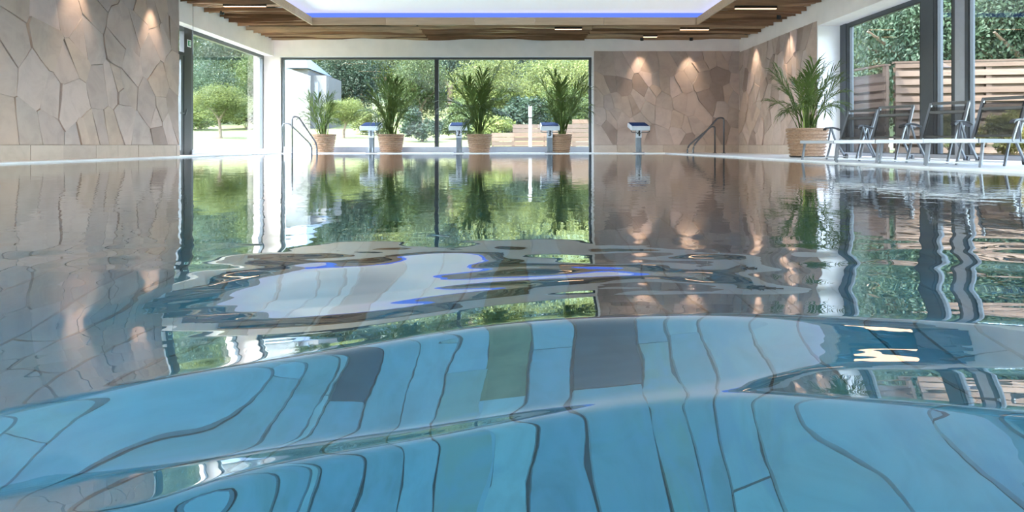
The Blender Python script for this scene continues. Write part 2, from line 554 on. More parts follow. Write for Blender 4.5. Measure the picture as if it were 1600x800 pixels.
rr = random.Random(31)
x, cnt = -2.8, 0
while x < 2.8:
    w = rr.choice([.11, .14, .17, .20, .24, .16])
    for x0_, x1_ in ((-.66, -.50), (-.02, .09), (.22, .41)):     # columns with a slab of another stone
        if x0_ - .06 < x < x0_:
            w = x0_ - x
        elif abs(x - x0_) < 1e-6:
            w = x1_ - x0_
        elif x < x0_ < x + w:
            w = x0_ - x
    special = {-66: 'slab_dark', -2: 'slab_ochre', 22: 'slab_dark'}.get(round(x * 100))
    y = rr.uniform(-.6, .1)
    row = 0
    while y < 5.0 and cnt < 295:
        l = rr.uniform(.7, 1.7)
        if special:
            l = (1.84 - y, 1.35, 1.5, 1.4)[min(row, 3)]
        mt = 'slab'
        if special and row == 1:
            mt = special
        elif rr.random() < .04:
            mt = rr.choice(('slab_dark', 'slab_ochre'))
        obj('slab', slab_mesh(x, x + w, y, y + l, cnt, mt), pool_floor, (x + w / 2, y + l / 2, PZ0 + rr.uniform(0, .008)))
        y += l
        row += 1
        cnt += 1
    x += w
b = MB()
x = PLX
while x < PRX - .01:
    w = min(rr.choice([.3, .4, .5]), PRX - x)
    y = 5.0 if -2.85 <= x <= 2.75 else PY0
    while y < PY1 - .01:
        l = min(rr.uniform(1.0, 2.0), PY1 - y)
        h = PZ0 + .004 + rr.uniform(0, .01)
        b.box(x + .006, x + w - .006, y + .006, y + l - .006, PZ0 - .01, h)
        y += l
    x += w
o = tag(b.build('slab_field', M['poolfar'], pool_floor), kind='stuff')

# ------------------------------------------------------------------ walls
def clip(poly, p, q):
    """part of a polygon nearer to p than to q"""
    mx, my = (p[0] + q[0]) / 2, (p[1] + q[1]) / 2
    dx, dy = q[0] - p[0], q[1] - p[1]
    res = []
    n = len(poly)
    for i in range(n):
        a, c = poly[i], poly[(i + 1) % n]
        da = (a[0] - mx) * dx + (a[1] - my) * dy
        dc = (c[0] - mx) * dx + (c[1] - my) * dy
        if da <= 0:
            res.append(a)
        if da * dc < 0:
            t = da / (da - dc)
            res.append((a[0] + (c[0] - a[0]) * t, a[1] + (c[1] - a[1]) * t))
    return res

def clad(parent, s0, s1, z0, z1, to_world, cell, seed, maxn=295):
    """polygonal flagstones over a rectangle, every stone a piece of its own"""
    rr = random.Random(seed)
    q_ = [to_world(a_, c_, h_) for h_ in (0, .006) for c_ in (z0, z1) for a_ in (s0, s1)]
    MB().add(q_, [(0, 2, 3, 1), (4, 5, 7, 6), (0, 1, 5, 4), (2, 6, 7, 3), (0, 4, 6, 2), (1, 3, 7, 5)]).build('mortar_bed', M['mortar'], parent)
    st = 1.35                                    # stones stand taller than wide
    cw_, ch_ = cell, cell * st
    pts = []
    nz = max(2, round((z1 - z0) / ch_))
    nsx = max(2, round((s1 - s0) / cw_))
    for i in range(nsx):
        for j in range(nz):
            pts.append((s0 + (i + .5 + rr.uniform(-.46, .46)) * (s1 - s0) / nsx,
                        (z0 + (j + .5 + rr.uniform(-.46, .46)) * (z1 - z0) / nz)))
            if rr.random() < .22:
                pts.append((pts[-1][0] + rr.uniform(.3, .5) * cw_ * rr.choice((-1, 1)), pts[-1][1] + rr.uniform(-.3, .3) * ch_))
    pts = [p for p in pts if s0 < p[0] < s1 and z0 < p[1] < z1]
    n = 0
    sk = [(p[0] * st + p[1] * .25, p[1]) for p in pts]
    def unsk(q):
        return ((q[0] - q[1] * .25) / st, q[1])
    for i, p in enumerate(sk):
        poly = [(s0, z0), (s1, z0), (s1, z1), (s0, z1)]
        poly = [(a * st + c * .25, c) for a, c in poly]
        for j in sorted(range(len(sk)), key=lambda j: (sk[j][0] - p[0]) ** 2 + (sk[j][1] - p[1]) ** 2)[1:30]:
            poly = clip(poly, p, sk[j])
            if not poly:
                break
        if len(poly) < 3:
            continue
        poly = [unsk(q) for q in poly]
        cx = sum(q[0] for q in poly) / len(poly)
        cz = sum(q[1] for q in poly) / len(poly)
        ring = []
        for k, q in enumerate(poly):
            r_ = poly[(k + 1) % len(poly)]
            L = math.hypot(r_[0] - q[0], r_[1] - q[1])
            if L < .015:
                continue
            ring.append(q)
            if L > .18:
                t = rr.uniform(.35, .65)
                jx = min(.012, L * .04)
                ring.append((q[0] + (r_[0] - q[0]) * t + rr.uniform(-jx, jx), q[1] + (r_[1] - q[1]) * t + rr.uniform(-jx, jx)))
        if len(ring) < 3:
            continue
        dep = rr.choice([.016, .018, .021, .024, .030, .045])
        tx, tz = rr.uniform(-.03, .03), rr.uniform(-.03, .03)
        v = []
        def inset(q, g):
            L = math.hypot(q[0] - cx, q[1] - cz) or 1
            return (q[0] - (q[0] - cx) / L * g, q[1] - (q[1] - cz) / L * g)
        for g, hh in ((.0008, 0.0), (.0012, .8), (.006, 1.0)):
            for q in ring:
                a, c = inset(q, g)
                a, c = min(max(a, s0 + .001), s1 - .001), min(max(c, z0 + .001), z1 - .001)
                hgt = .004 if hh == 0 else max(.008, (dep + tx * (a - cx) + tz * (c - cz)) - (.004 if hh < 1 else 0))
                v.append(to_world(a, c, hgt))
        m_ = len(ring)
        f = []
        for lv in (0, 1):
            for k in range(m_):
                f.append((lv * m_ + k, lv * m_ + (k + 1) % m_, (lv + 1) * m_ + (k + 1) % m_, (lv + 1) * m_ + k))
        f.append(tuple(2 * m_ + k for k in range(m_)))
        o = MB().add(v, f).build('stone', M['stone'], parent)
        n += 1
        if n >= maxn:
            break
    return n

def skirting(parent, s0, s1, h, to_world, flip=False):
    s = s0
    rr = random.Random(int(abs(s0) * 100))
    while s < s1 - .02:
        w = min(rr.uniform(.45, .7), s1 - s)
        t = .03 + rr.uniform(0, .006)
        g = .003
        v = [to_world(a, c, q) for q in (0, t) for c in (.012, h - .003) for a in (s + g, s + w - g)]
        MB().add(v, [(0, 2, 3, 1), (4, 5, 7, 6), (0, 1, 5, 4), (2, 6, 7, 3), (0, 4, 6, 2), (1, 3, 7, 5)]).build('skirting_tile', M['basetile'], parent)
        s += w

ZT = 3.7
SH = .22                                         # skirting height
# left wall: stone up to the garden door, then glazing under a plaster lintel
b = MB()
b.box(XL - .5, XL, 5.2, 11.88, 0, ZT)
b.box(XL - .5, XL, YF, 5.2, ZW, ZT)
b.box(XL - .5, XL, 11.88, YB, ZW, ZT)
b.box(XL - .5, GL - .06, 16.55, YB, 0, ZW)
wall_left = tag(b.build('wall_left', M['plaster']), kind='structure')
print('left stones', clad(wall_left, 5.2, 11.88, SH, ZC, lambda s, z, h: (XL + h, s, z), .46, 3))
bs = tag(obj('baseboard_left', MB().box(XL, XL + .006, 5.2, 11.88, .012, SH).mesh('baseboard_left', M['mortar'])), kind='structure')
skirting(bs, 5.2, 11.88, SH, lambda s, z, h: (XL + .006 + h, s, z))

# back wall: white piers, lintel over the wide window, stone on the right
b = MB()
b.box(XL - .5, WBX0, YB, YB + .4, 0, ZT)
b.box(WBX0, WBX1, YB, YB + .4, ZW, ZT)
b.box(WBX1, XR + .62, YB, YB + .4, 0, ZT)
wall_back = tag(b.build('wall_back', M['plaster']), kind='structure')
print('back stones', clad(wall_back, WBX1 + .06, XR, SH, 2.79, lambda s, z, h: (s, YB - h, z), .36, 11))
bs = tag(obj('baseboard_back', MB().box(WBX1 + .06, XR, YB - .006, YB, .012, SH).mesh('baseboard_back', M['mortar'])), kind='structure')
skirting(bs, WBX1 + .06, XR - .04, SH, lambda s, z, h: (s, YB - .006 - h, z))

# right wall: stone pier by the corner, then a long window front
b = MB()
b.box(XR, XR + .62, 12.4, YB, 0, ZT)
b.box(XR, XR + .62, YF, 12.4, ZW, ZT)
wall_right = tag(b.build('wall_right', M['plaster']), kind='structure')
print('right stones', clad(wall_right, 12.42, YB - .05, SH, 2.75, lambda s, z, h: (XR - h, s, z), .36, 23))
bs = tag(obj('baseboard_right', MB().box(XR - .006, XR, 12.4, YB, .012, SH).mesh('baseboard_right', M['mortar'])), kind='structure')
skirting(bs, 12.4, YB - .04, SH, lambda s, z, h: (XR - .006 - h, s, z))
b = MB()
b.box(XR - .004, GR - .02, 12.385, 12.4, .012, ZW - .004)
tag(b.build('trim_2', M['jamb']), kind='structure')
b = MB()
b.box(XL - .5, XR + .62, YF - .3, YF, 0, ZT)
tag(b.build('wall_front', M['plaster']), kind='structure')

# ------------------------------------------------------------------ ceiling
b = MB()
zb = ZC + .10
b.box(XL, CX0 - .30, YF, YB, zb, zb + .06)
b.box(CX1 + .30, XR, YF, YB, zb, zb + .06)
b.box(CX0 - .30, CX1 + .30, CY1 + .30, YB, zb, zb + .06)
b.box(CX0 - .30, CX1 + .30, YF, CY0 - .30, zb, zb + .06)
ceiling = tag(b.build('ceiling', M['soffit']), kind='structure')
b = MB()                                         # white sides of the recess with a ledge behind the fascia
e_ = .30
b.box(CX0 - e_ - .05, CX0 - e_, CY0 - e_, CY1 + e_, zb, ZP)
b.box(CX1 + e_, CX1 + e_ + .05, CY0 - e_, CY1 + e_, zb, ZP)
b.box(CX0 - e_, CX1 + e_, CY1 + e_, CY1 + e_ + .05, zb, ZP)
b.box(CX0 - e_, CX1 + e_, CY0 - e_ - .05, CY0 - e_, zb, ZP)
b.box(CX0 - e_, CX0 - .03, CY0 - e_, CY1 + e_, zb, zb + .02)
b.box(CX1 + .03, CX1 + e_, CY0 - e_, CY1 + e_, zb, zb + .02)
b.box(CX0 - .03, CX1 + .03, CY1 + .03, CY1 + e_, zb, zb + .02)
tag(b.build('trim_3', M['jamb']), kind='structure')
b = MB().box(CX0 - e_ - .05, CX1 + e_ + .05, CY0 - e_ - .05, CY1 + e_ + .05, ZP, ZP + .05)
tag(b.build('ceiling.001', M['luminous']), 'white ceiling panel with added glow in the recess over the pool', kind='structure')

# oak fascia boards round the recess
fas = tag(obj('trim_4', MB().box(CX0 - .03, CX0 - .025, CY0, CY1, ZC + .02, ZC + .15).mesh('trim_4', M['soffit'])), kind='structure')
def fascia(x0, x1, y0, y1, along):
    s, e1 = (x0, x1) if along == 'x' else (y0, y1)
    rr = random.Random(int(s * 10) + (7 if along == 'x' else 3))
    while s < e1 - .02:
        w = min(rr.uniform(1.4, 2.2), e1 - s)
        mb = MB()
        if along == 'x':
            mb.box(s + .002, s + w - .002, y0, y1, ZC - .01, ZC + .165)
        else:
            mb.box(x0, x1, s + .002, s + w - .002, ZC - .01, ZC + .165)
        mb.build('fascia_board', M['fascia'], fas)
        s += w
fascia(CX0 - .03, CX1 + .03, CY1, CY1 + .03, 'x')
fascia(CX0 - .03, CX0, CY0, CY1, 'y')
fascia(CX1, CX1 + .03, CY0, CY1, 'y')

# blue light strips along the sides of the recess
def led(x0, x1, y0, y1, label):
    t = empty('led_strip', ((x0 + x1) / 2, (y0 + y1) / 2, ZP - .155))
    sx, sy = (x1 - x0) / 2, (y1 - y0) / 2
    MB().box(-sx, sx, -sy, sy, 0, .012).build('channel', M['white_lacquer'], t)
    MB().box(-sx, sx, -sy, sy, .012, .148).build('diffuser', M['led_blue'], t)
    tag(t, label, 'light strip', 'blue light strips of the ceiling recess')
led(CX0 - .27, CX1 + .27, CY1 + .275, CY1 + .299, 'blue light strip along the far edge of the ceiling recess')
led(CX0 - .299, CX0 - .275, CY0, CY1 + .27, 'blue light strip along the left edge of the ceiling recess')
led(CX1 + .275, CX1 + .299, CY0, CY1 + .27, 'blue light strip along the right edge of the ceiling recess')

# rough wavy slats
def slat_mesh(L, i):
    rr = random.Random(500 + i)
    n = max(6, int(L / .28))
    ph = [rr.uniform(0, 6.28) for _ in range(6)]
    v, f = [], []
    for k in range(n + 1):
        x = -L / 2 + L * k / n
        wv = lambda a, w, q: a * math.sin(x * w + ph[q])
        front = -.088 + wv(.024, 2.3, 0) + wv(.012, 6.1, 1)
        back = .075 + wv(.022, 1.9, 2) + wv(.012, 5.3, 3)
        zl = -.022 + wv(.022, 1.7, 4) + wv(.010, 4.7, 5)      # lower front edge
        v += [(x, front, zl), (x, front + .006, .055), (x, back, .06), (x, back, .028 + zl * .4)]
    for k in range(n):
        for q in range(4):
            f.append((k * 4 + q, k * 4 + (q + 1) % 4, k * 4 + 4 + (q + 1) % 4, k * 4 + 4 + q))
    f += [(3, 2, 1, 0), tuple(n * 4 + q for q in range(4))]
    return MB().add(v, f).mesh('slat', M['slat'])
LB = (XR - XL - .04) / 3
meshes_back = [slat_mesh(LB - .01, i) for i in range(9)]
LLs, LRs = CX0 - .035 - XL - .02, XR - CX1 - .035 - .02
meshes_l = [slat_mesh(LLs, 20 + i) for i in range(8)]
meshes_r = [slat_mesh(LRs, 40 + i) for i in range(8)]
rr = random.Random(5)
y = YB - .12
while y > CY1 + .13:
    for k in range(3):
        obj('slat', rr.choice(meshes_back), ceiling, (XL + .02 + LB * (k + .5), y + rr.uniform(-.015, .015), ZC + .03 + rr.uniform(-.03, .016)), (rr.uniform(-.1, .05), 0, rr.uniform(-.004, .004) ))
    y -= .225
while y > .8:
    obj('slat', rr.choice(meshes_l), ceiling, ((XL + CX0 - .035) / 2, y + rr.uniform(-.015, .015), ZC + .03 + rr.uniform(-.03, .016)), (rr.uniform(-.1, .05), 0, rr.uniform(-.012, .012)))
    obj('slat', rr.choice(meshes_r), ceiling, ((XR + CX1 + .035) / 2, y + rr.uniform(-.015, .015), ZC + .03 + rr.uniform(-.03, .016)), (rr.uniform(-.1, .05), 0, rr.uniform(-.012, .012)))
    y -= .225

# ------------------------------------------------------------------ windows
def yframe(x, y0, y1, z0, z1, w, t, mb):
    """rectangular frame in a plane of constant x"""
    mb.box(x - t / 2, x + t / 2, y0, y0 + w, z0, z1)
    mb.box(x - t / 2, x + t / 2, y1 - w, y1, z0, z1)
    mb.box(x - t / 2, x + t / 2, y0 + w, y1 - w, z1 - w, z1)
    mb.box(x - t / 2, x + t / 2, y0 + w, y1 - w, z0, z0 + w)
    return mb

# window_1: the wide back window, two panes
yg = YB + .10
w1_ = tag(obj('window_1', MB().box(WBX0, WBX1, yg - .04, yg + .04, ZW - .085, ZW - .004).mesh('window_1', M['frame'])), kind='structure')
mx = PX(682.5, yg)
MB().box(WBX0, WBX0 + .075, yg - .04, yg + .04, .012, ZW - .085).build('frame_post', M['frame'], w1_)
MB().box(WBX1 - .075, WBX1 - .004, yg - .04, yg + .04, .012, ZW - .085).build('frame_post', M['frame'], w1_)
MB().box(mx - .055, mx + .055, yg - .045, yg + .045, .012, ZW - .085).build('mullion', M['frame_dark'], w1_)
MB().box(WBX0 + .075, WBX1 - .075, yg - .06, yg + .06, .012, .17).build('bottom_rail', M['sill'], w1_)
for a, c in ((WBX0 + .075, mx - .055), (mx + .055, WBX1 - .075)):
    MB().box(a, c, yg - .006, yg + .006, .17, ZW - .085).build('pane', M['glass'], w1_)
b = MB()
b.box(WBX0, WBX1, YB - .006, YB + .05, ZW - .022, ZW + .004)
b.box(WBX1 - .004, WBX1 + .03, YB - .02, YB + .05, .012, ZW + .004)
tag(b.build('trim_5', M['jamb']), kind='structure')

# window_2 and the garden door on the left
Y0d, Y1d = 11.55, 12.52
w2_ = tag(obj('window_2', yframe(GL, 12.80, 16.55, .012, ZW, .085, .09, MB()).mesh('window_2', M['frame'])), kind='structure')
MB().box(GL - .05, GL + .07, 12.80, 16.55, .012, .12).build('bottom_rail', M['sill'], w2_)
MB().box(GL - .05, GL + .05, 12.52, 12.80, .012, ZW).build('frame_post', M['frame_dark'], w2_)
MB().box(GL - .006, GL + .006, 12.885, 16.465, .12, ZW - .085).build('pane', M['glass'], w2_)
MB().box(GL - .05, GL + .05, Y0d, Y1d, ZW - .08, ZW).build('frame_head', M['frame'], w2_)
MB().box(GL - .006, GL + .006, Y0d, Y1d, 2.12, ZW - .08).build('fanlight', M['glass'], w2_)
d1 = tag(obj('door_1', yframe(GL, Y0d, Y1d, .02, 2.06, .09, .07, MB()).mesh('door_1', M['frame'])), kind='structure')
MB().box(GL - .006, GL + .006, Y0d + .09, Y1d - .09, .11, 1.97).build('pane', M['glass'], d1)
MB().box(GL - .05, GL + .06, Y0d, Y1d, 2.06, 2.12).build('transom', M['frame_dark'], d1)
hz = PZ(177, 12.4)
hd = MB().bar((GL + .04, 12.40, hz), (GL + .10, 12.40, hz), .02, .02).bar((GL + .10, 12.42, hz), (GL + .10, 12.26, hz), .022, .022)
hd.bar((GL + .05, 12.56, hz - .03), (GL + .05, 12.62, hz + .09), .03, .03).build('handle', M['steel'], d1)

# glazed stretch added to the left wall, out of view, to let daylight in
w8 = tag(obj('added_window', yframe(GL, YF, 5.2, .012, ZW, .08, .09, MB()).mesh('added_window', M['frame'])), kind='structure')
for k in range(3):
    a_ = YF + .08 + (5.2 - YF - .16) * k / 3
    c_ = YF + .08 + (5.2 - YF - .16) * (k + 1) / 3
    MB().box(GL - .006, GL + .006, a_ + .04 * (k > 0), c_ - .04 * (k < 2), .092, ZW - .08).build('pane', M['glass'], w8)
    if k:
        MB().box(GL - .045, GL + .045, a_ - .04, a_ + .04, .092, ZW - .08).build('mullion', M['frame'], w8)

# right window front: sliding frames between posts
def xwin(name, y0, y1, post=.07, t=.10):
    w = tag(obj(name, yframe(GR, y0, y1, .012, ZW, post, t, MB()).mesh(name, M['frame'])), kind='structure')
    yframe(GR - .02, y0 + post, y1 - post, .05, ZW - .06, .03, .05, MB()).build('gasket', M['frame_dark'], w)
    MB().box(GR - .006, GR + .006, y0 + post, y1 - post, .05, ZW - .05).build('pane', M['glass'], w)
    return w
xwin('window_3', 9.90, 12.17, .07)
xwin('window_4', 9.20, 9.66, .05)
xwin('window_5', 5.4, 9.0, .07)
xwin('window_6', 1.6, 5.3, .07)
xwin('window_7', -2.5, 1.5, .07)
b = MB()
b.box(GR - .06, GR + .10, 9.66, 9.90, .012, ZW)
tag(b.build('trim_6', M['frame']), kind='structure')
b = MB().box(GR - .07, GR + .09, 12.17, 12.385, .012, ZW)
tag(b.build('trim_9', M['frame']), kind='structure')
b = MB().box(GR - .05, GR + .06, 9.0, 9.20, .012, ZW)
tag(b.build('trim_7', M['sill']), kind='structure')
b = MB().box(GR - .09, GR + .05, YF, 12.385, .012, .07)
tag(b.build('trim_8', M['sill']), kind='structure')

# ------------------------------------------------------------------ water
# swell near the lens: for a fan of directions X/Y from the pool's near end, distance (mm) and height (0.1 mm)
# of successive crests, faces and troughs of two oblique waves that run across the pool
WAVE_U = np.linspace(-1.2, 1.2, 49)
WAVE_Y = np.array([
[14929,11147,8894,2383,1376,967,746,717,690,666,643,629,616,603,591,579,568,556,545,514,485,457,432,409,406,404,402,400,398,397,395,394,392,386,380,374,368,362,356,350,345,339,333,327,322,316,314,312,311,310,309,307,306,299,291,284,277,270,247,227,211,196,183,172],
[14929,11147,8894,2429,1406,990,764,733,706,680,656,642,629,617,605,593,582,570,559,527,497,469,443,419,416,414,412,410,408,406,405,403,402,395,388,381,375,368,361,355,350,344,337,331,325,319,317,316,314,313,312,311,310,302,294,287,279,272,249,229,212,197,184,172],
[14929,11147,8894,2476,1438,1013,782,751,721,695,669,656,643,631,619,608,596,585,574,541,510,481,454,429,427,424,422,420,418,416,415,413,411,404,396,389,382,374,367,360,355,348,342,335,329,323,321,319,318,316,315,314,313,305,297,290,282,275,251,230,213,198,184,173],
[14929,11147,8894,2525,1471,1038,802,769,738,710,684,671,658,646,634,623,612,601,590,555,523,494,466,441,438,435,433,431,429,427,425,423,422,414,405,397,389,381,373,365,360,353,346,339,333,326,324,323,321,320,319,317,316,308,300,293,285,278,253,232,214,198,185,173],
[14929,11147,8894,2575,1506,1064,822,788,756,726,699,686,674,662,650,639,628,617,606,571,538,507,479,452,449,447,444,442,440,438,436,434,433,424,414,405,397,388,379,370,365,358,351,344,337,330,328,326,325,323,322,321,320,312,303,296,288,281,255,233,215,199,186,174],
[14929,11147,8894,2628,1542,1091,844,807,774,743,714,702,690,678,667,656,645,634,624,587,553,521,492,465,462,459,456,454,452,450,448,446,444,434,424,414,405,395,385,376,370,363,356,348,341,334,332,330,329,327,326,325,324,315,307,299,291,284,257,235,216,200,186,174],
[14929,11147,8894,2683,1580,1120,867,828,793,761,731,719,707,695,684,673,663,652,642,604,569,537,506,478,475,472,469,466,464,462,460,458,456,445,434,424,413,402,392,382,376,368,361,353,345,338,336,334,333,331,330,329,328,319,310,302,294,287,260,237,218,201,187,175],
[14929,11147,8894,2746,1623,1152,893,852,815,781,749,737,726,714,703,692,682,671,661,622,586,552,521,491,488,485,482,479,477,475,473,471,469,457,445,433,422,410,399,388,382,374,366,358,350,342,340,338,337,335,334,333,331,322,314,306,298,290,262,238,219,202,188,175],
[14929,11147,8894,2828,1681,1196,928,884,844,807,774,761,748,736,725,713,702,691,680,640,602,567,534,504,500,496,493,491,488,486,484,482,480,467,454,442,430,418,406,395,388,379,371,362,354,346,343,341,340,338,337,336,335,325,317,308,300,292,264,240,219,202,188,175],
[14929,11147,8894,2930,1754,1252,973,925,880,840,804,789,775,761,748,735,723,710,698,656,616,579,544,512,509,505,502,499,496,494,492,490,488,474,461,448,436,423,411,400,392,383,373,364,355,347,344,342,341,339,338,337,335,326,318,309,301,293,263,239,219,201,187,174],
[14929,11147,8894,3076,1860,1333,1039,983,933,888,846,827,808,790,774,757,741,725,710,667,627,589,554,521,517,513,509,506,504,501,499,497,495,481,467,454,441,428,415,403,395,385,375,365,356,347,345,343,341,339,338,337,336,326,317,309,301,293,263,238,217,200,185,172],
[14929,11147,8894,3277,2009,1448,1132,1067,1008,955,906,877,850,826,802,780,758,737,716,675,637,600,565,532,528,523,520,517,514,511,509,507,504,490,476,462,448,434,421,408,400,390,379,369,360,350,348,346,344,343,341,340,339,329,320,311,303,295,264,238,217,199,184,171],
[14929,11147,8894,3503,2181,1583,1243,1164,1095,1032,975,934,898,865,835,806,778,751,724,685,649,613,579,547,542,537,533,530,527,524,522,519,517,502,486,472,457,443,429,416,407,397,386,376,366,357,355,352,351,349,348,346,345,335,326,317,308,300,267,241,219,200,185,172],
[14929,11147,8894,3703,2338,1709,1346,1255,1174,1102,1038,985,940,900,865,831,797,765,732,697,662,627,594,562,556,551,547,543,540,537,535,532,530,514,498,483,468,453,438,424,416,406,397,387,378,368,366,364,362,360,358,357,356,345,336,326,317,308,273,245,222,203,187,173],
[14929,11147,8894,3870,2473,1817,1436,1333,1243,1163,1093,1030,977,932,892,854,817,780,743,710,677,644,612,581,575,569,565,561,558,555,552,549,547,530,514,498,482,467,452,437,430,422,413,404,395,387,384,382,380,378,376,375,373,362,352,342,332,322,284,254,229,209,191,177],
[14929,11147,8894,4045,2618,1935,1535,1417,1316,1228,1151,1077,1018,967,923,881,840,799,759,728,697,667,636,606,600,594,589,585,582,579,576,573,570,553,536,519,503,487,471,455,449,442,434,426,418,411,408,405,403,401,399,398,396,384,373,362,351,341,299,265,239,217,198,183],
[14929,11147,8894,4194,2744,2039,1622,1492,1381,1285,1202,1119,1054,999,952,907,863,819,776,747,719,690,661,633,626,620,615,610,607,603,600,598,595,576,558,541,523,507,490,474,468,462,455,447,440,433,430,427,425,423,421,419,417,404,392,381,369,358,312,276,248,224,205,188],
[14929,11147,8894,4304,2839,2118,1689,1548,1429,1328,1239,1151,1082,1024,974,928,881,835,790,763,737,710,683,657,649,643,637,633,629,625,622,619,616,597,578,559,541,523,506,489,484,478,471,464,457,450,446,443,441,439,437,435,433,419,407,394,383,371,322,284,254,229,209,192],
[14929,11147,8894,4412,2933,2197,1756,1605,1478,1370,1277,1183,1109,1048,995,946,897,849,802,778,753,729,704,679,671,664,659,654,650,646,643,640,637,616,596,577,558,539,521,503,498,492,485,478,471,464,461,458,455,453,451,449,447,433,419,407,394,382,331,291,259,234,213,195],
[14929,11147,8894,4508,3019,2269,1818,1656,1522,1408,1311,1213,1135,1072,1017,966,916,866,817,795,772,749,726,703,694,687,681,676,672,668,664,661,658,636,615,595,575,555,536,517,512,506,499,492,485,478,474,471,468,466,464,462,460,445,431,418,405,392,338,297,264,238,216,198],
[14929,11147,8894,4572,3077,2319,1860,1692,1552,1434,1334,1236,1158,1094,1039,987,937,886,837,816,794,772,749,726,717,710,703,698,693,689,686,682,679,656,634,612,591,570,550,530,525,519,512,505,498,491,487,484,481,478,476,474,472,456,442,428,415,402,345,302,268,241,219,200],
[14929,11147,8894,4623,3124,2359,1895,1720,1576,1455,1353,1255,1177,1113,1057,1005,953,903,854,833,812,790,768,745,736,728,721,715,710,706,702,699,695,671,647,624,602,580,559,538,533,527,521,514,507,501,497,493,490,488,485,483,481,465,450,436,422,409,350,305,270,242,220,201],
[14929,11147,8894,4666,3163,2392,1923,1744,1596,1473,1368,1271,1192,1125,1066,1012,958,906,854,833,811,790,768,746,736,728,721,715,710,706,702,698,695,670,645,622,599,577,555,534,529,524,518,512,506,500,496,492,489,486,484,482,479,463,448,434,420,406,346,301,266,238,215,197],
[14929,11147,8894,4691,3186,2412,1940,1758,1608,1483,1377,1281,1201,1132,1071,1015,961,908,858,838,817,797,776,754,745,736,729,723,718,714,710,706,702,676,651,627,604,581,559,537,533,528,523,518,512,506,502,498,495,492,490,488,485,469,453,438,424,410,348,301,265,237,214,195],
[14929,11147,8894,4710,3203,2427,1953,1768,1617,1491,1383,1290,1210,1140,1078,1021,967,914,865,845,825,805,784,763,753,744,737,731,726,721,717,713,709,683,658,633,609,586,564,542,538,534,529,524,519,514,510,506,503,500,497,495,493,475,459,444,429,415,350,302,265,236,213,194],
[14929,11147,8894,4729,3221,2442,1966,1779,1626,1498,1390,1299,1219,1149,1087,1029,975,923,874,853,832,811,789,767,756,747,740,734,728,724,720,715,712,686,661,637,613,590,568,546,543,538,534,529,524,519,515,512,508,505,503,500,498,480,463,448,432,418,351,302,265,235,212,193],
[14929,11147,8894,4740,3231,2451,1974,1785,1631,1503,1394,1306,1229,1160,1098,1042,988,937,889,866,843,819,795,771,760,751,743,737,732,727,723,719,715,690,665,642,618,596,574,553,549,545,540,536,531,526,522,518,515,512,509,507,504,486,469,453,437,422,353,303,265,235,211,192],
[14929,11147,8894,4727,3219,2441,1965,1778,1625,1498,1389,1306,1231,1165,1105,1050,998,948,901,877,852,827,801,776,765,756,748,742,737,732,727,723,719,695,671,648,625,603,582,561,557,553,548,544,539,535,531,527,524,521,518,515,513,494,476,459,443,428,356,304,266,235,211,192],
[14929,11147,8894,4702,3196,2420,1948,1764,1613,1487,1380,1300,1227,1162,1104,1050,999,950,904,880,855,830,805,779,769,759,751,745,740,735,730,726,722,699,676,653,631,610,589,568,564,560,556,552,548,543,539,535,532,529,526,523,521,501,483,465,449,433,359,306,266,236,211,191],
[14929,11147,8894,4677,3173,2401,1931,1750,1601,1476,1371,1292,1221,1158,1100,1047,997,950,905,881,857,833,809,784,774,765,757,750,745,740,735,731,727,704,681,659,638,616,596,576,572,567,563,559,554,549,545,541,538,535,532,529,526,506,487,470,453,437,361,307,267,236,211,191],
[14929,11147,8894,4634,3133,2367,1902,1726,1580,1458,1354,1279,1211,1149,1094,1042,994,949,906,882,859,836,812,789,779,770,762,756,750,745,741,736,732,709,687,665,644,623,603,584,579,574,569,564,559,553,549,545,542,539,536,533,530,509,490,472,455,439,362,307,267,236,211,191],
[14929,11147,8894,4510,3021,2271,1820,1657,1522,1408,1309,1243,1182,1127,1077,1030,986,945,905,882,859,836,813,791,781,773,765,758,753,747,743,738,734,712,690,669,648,628,609,590,585,579,573,567,561,555,551,547,543,540,537,534,531,510,491,473,455,439,362,306,266,234,210,190],
[14929,11147,8894,4333,2865,2139,1707,1564,1442,1338,1249,1194,1144,1097,1054,1014,976,940,906,882,859,836,814,792,783,774,766,760,754,749,743,739,734,713,692,672,652,633,615,597,590,582,574,566,557,549,545,541,537,534,531,528,525,504,485,467,450,434,357,302,262,231,207,187],
[14929,11147,8894,4170,2724,2022,1608,1480,1371,1276,1194,1150,1109,1070,1034,1000,967,936,907,883,860,838,815,794,785,776,769,762,756,750,745,739,734,714,695,676,657,640,623,606,596,584,573,561,549,538,533,529,525,522,519,516,513,493,474,457,440,424,349,296,257,227,203,183],
[14929,11147,8894,4024,2600,1921,1523,1407,1308,1222,1147,1111,1078,1046,1016,987,960,933,908,884,861,838,816,794,785,777,770,763,756,750,745,739,734,715,697,680,663,647,631,616,602,587,571,556,540,526,521,517,513,510,507,504,501,481,463,446,429,414,342,290,251,222,199,180],
[14929,11147,8894,3895,2493,1834,1450,1345,1254,1175,1105,1077,1050,1024,999,976,953,931,909,885,861,837,814,792,783,775,768,761,754,749,743,737,732,714,697,680,664,649,634,619,604,586,569,551,534,518,513,509,505,502,499,496,494,474,456,439,423,408,337,286,248,219,196,178],
[14929,11147,8894,3820,2432,1784,1409,1309,1223,1148,1081,1057,1034,1011,990,969,949,929,910,884,859,835,811,788,780,771,764,757,751,745,739,734,729,711,694,678,662,646,632,617,601,583,565,547,530,513,509,504,501,498,495,492,489,470,452,435,419,404,334,284,247,218,195,177],
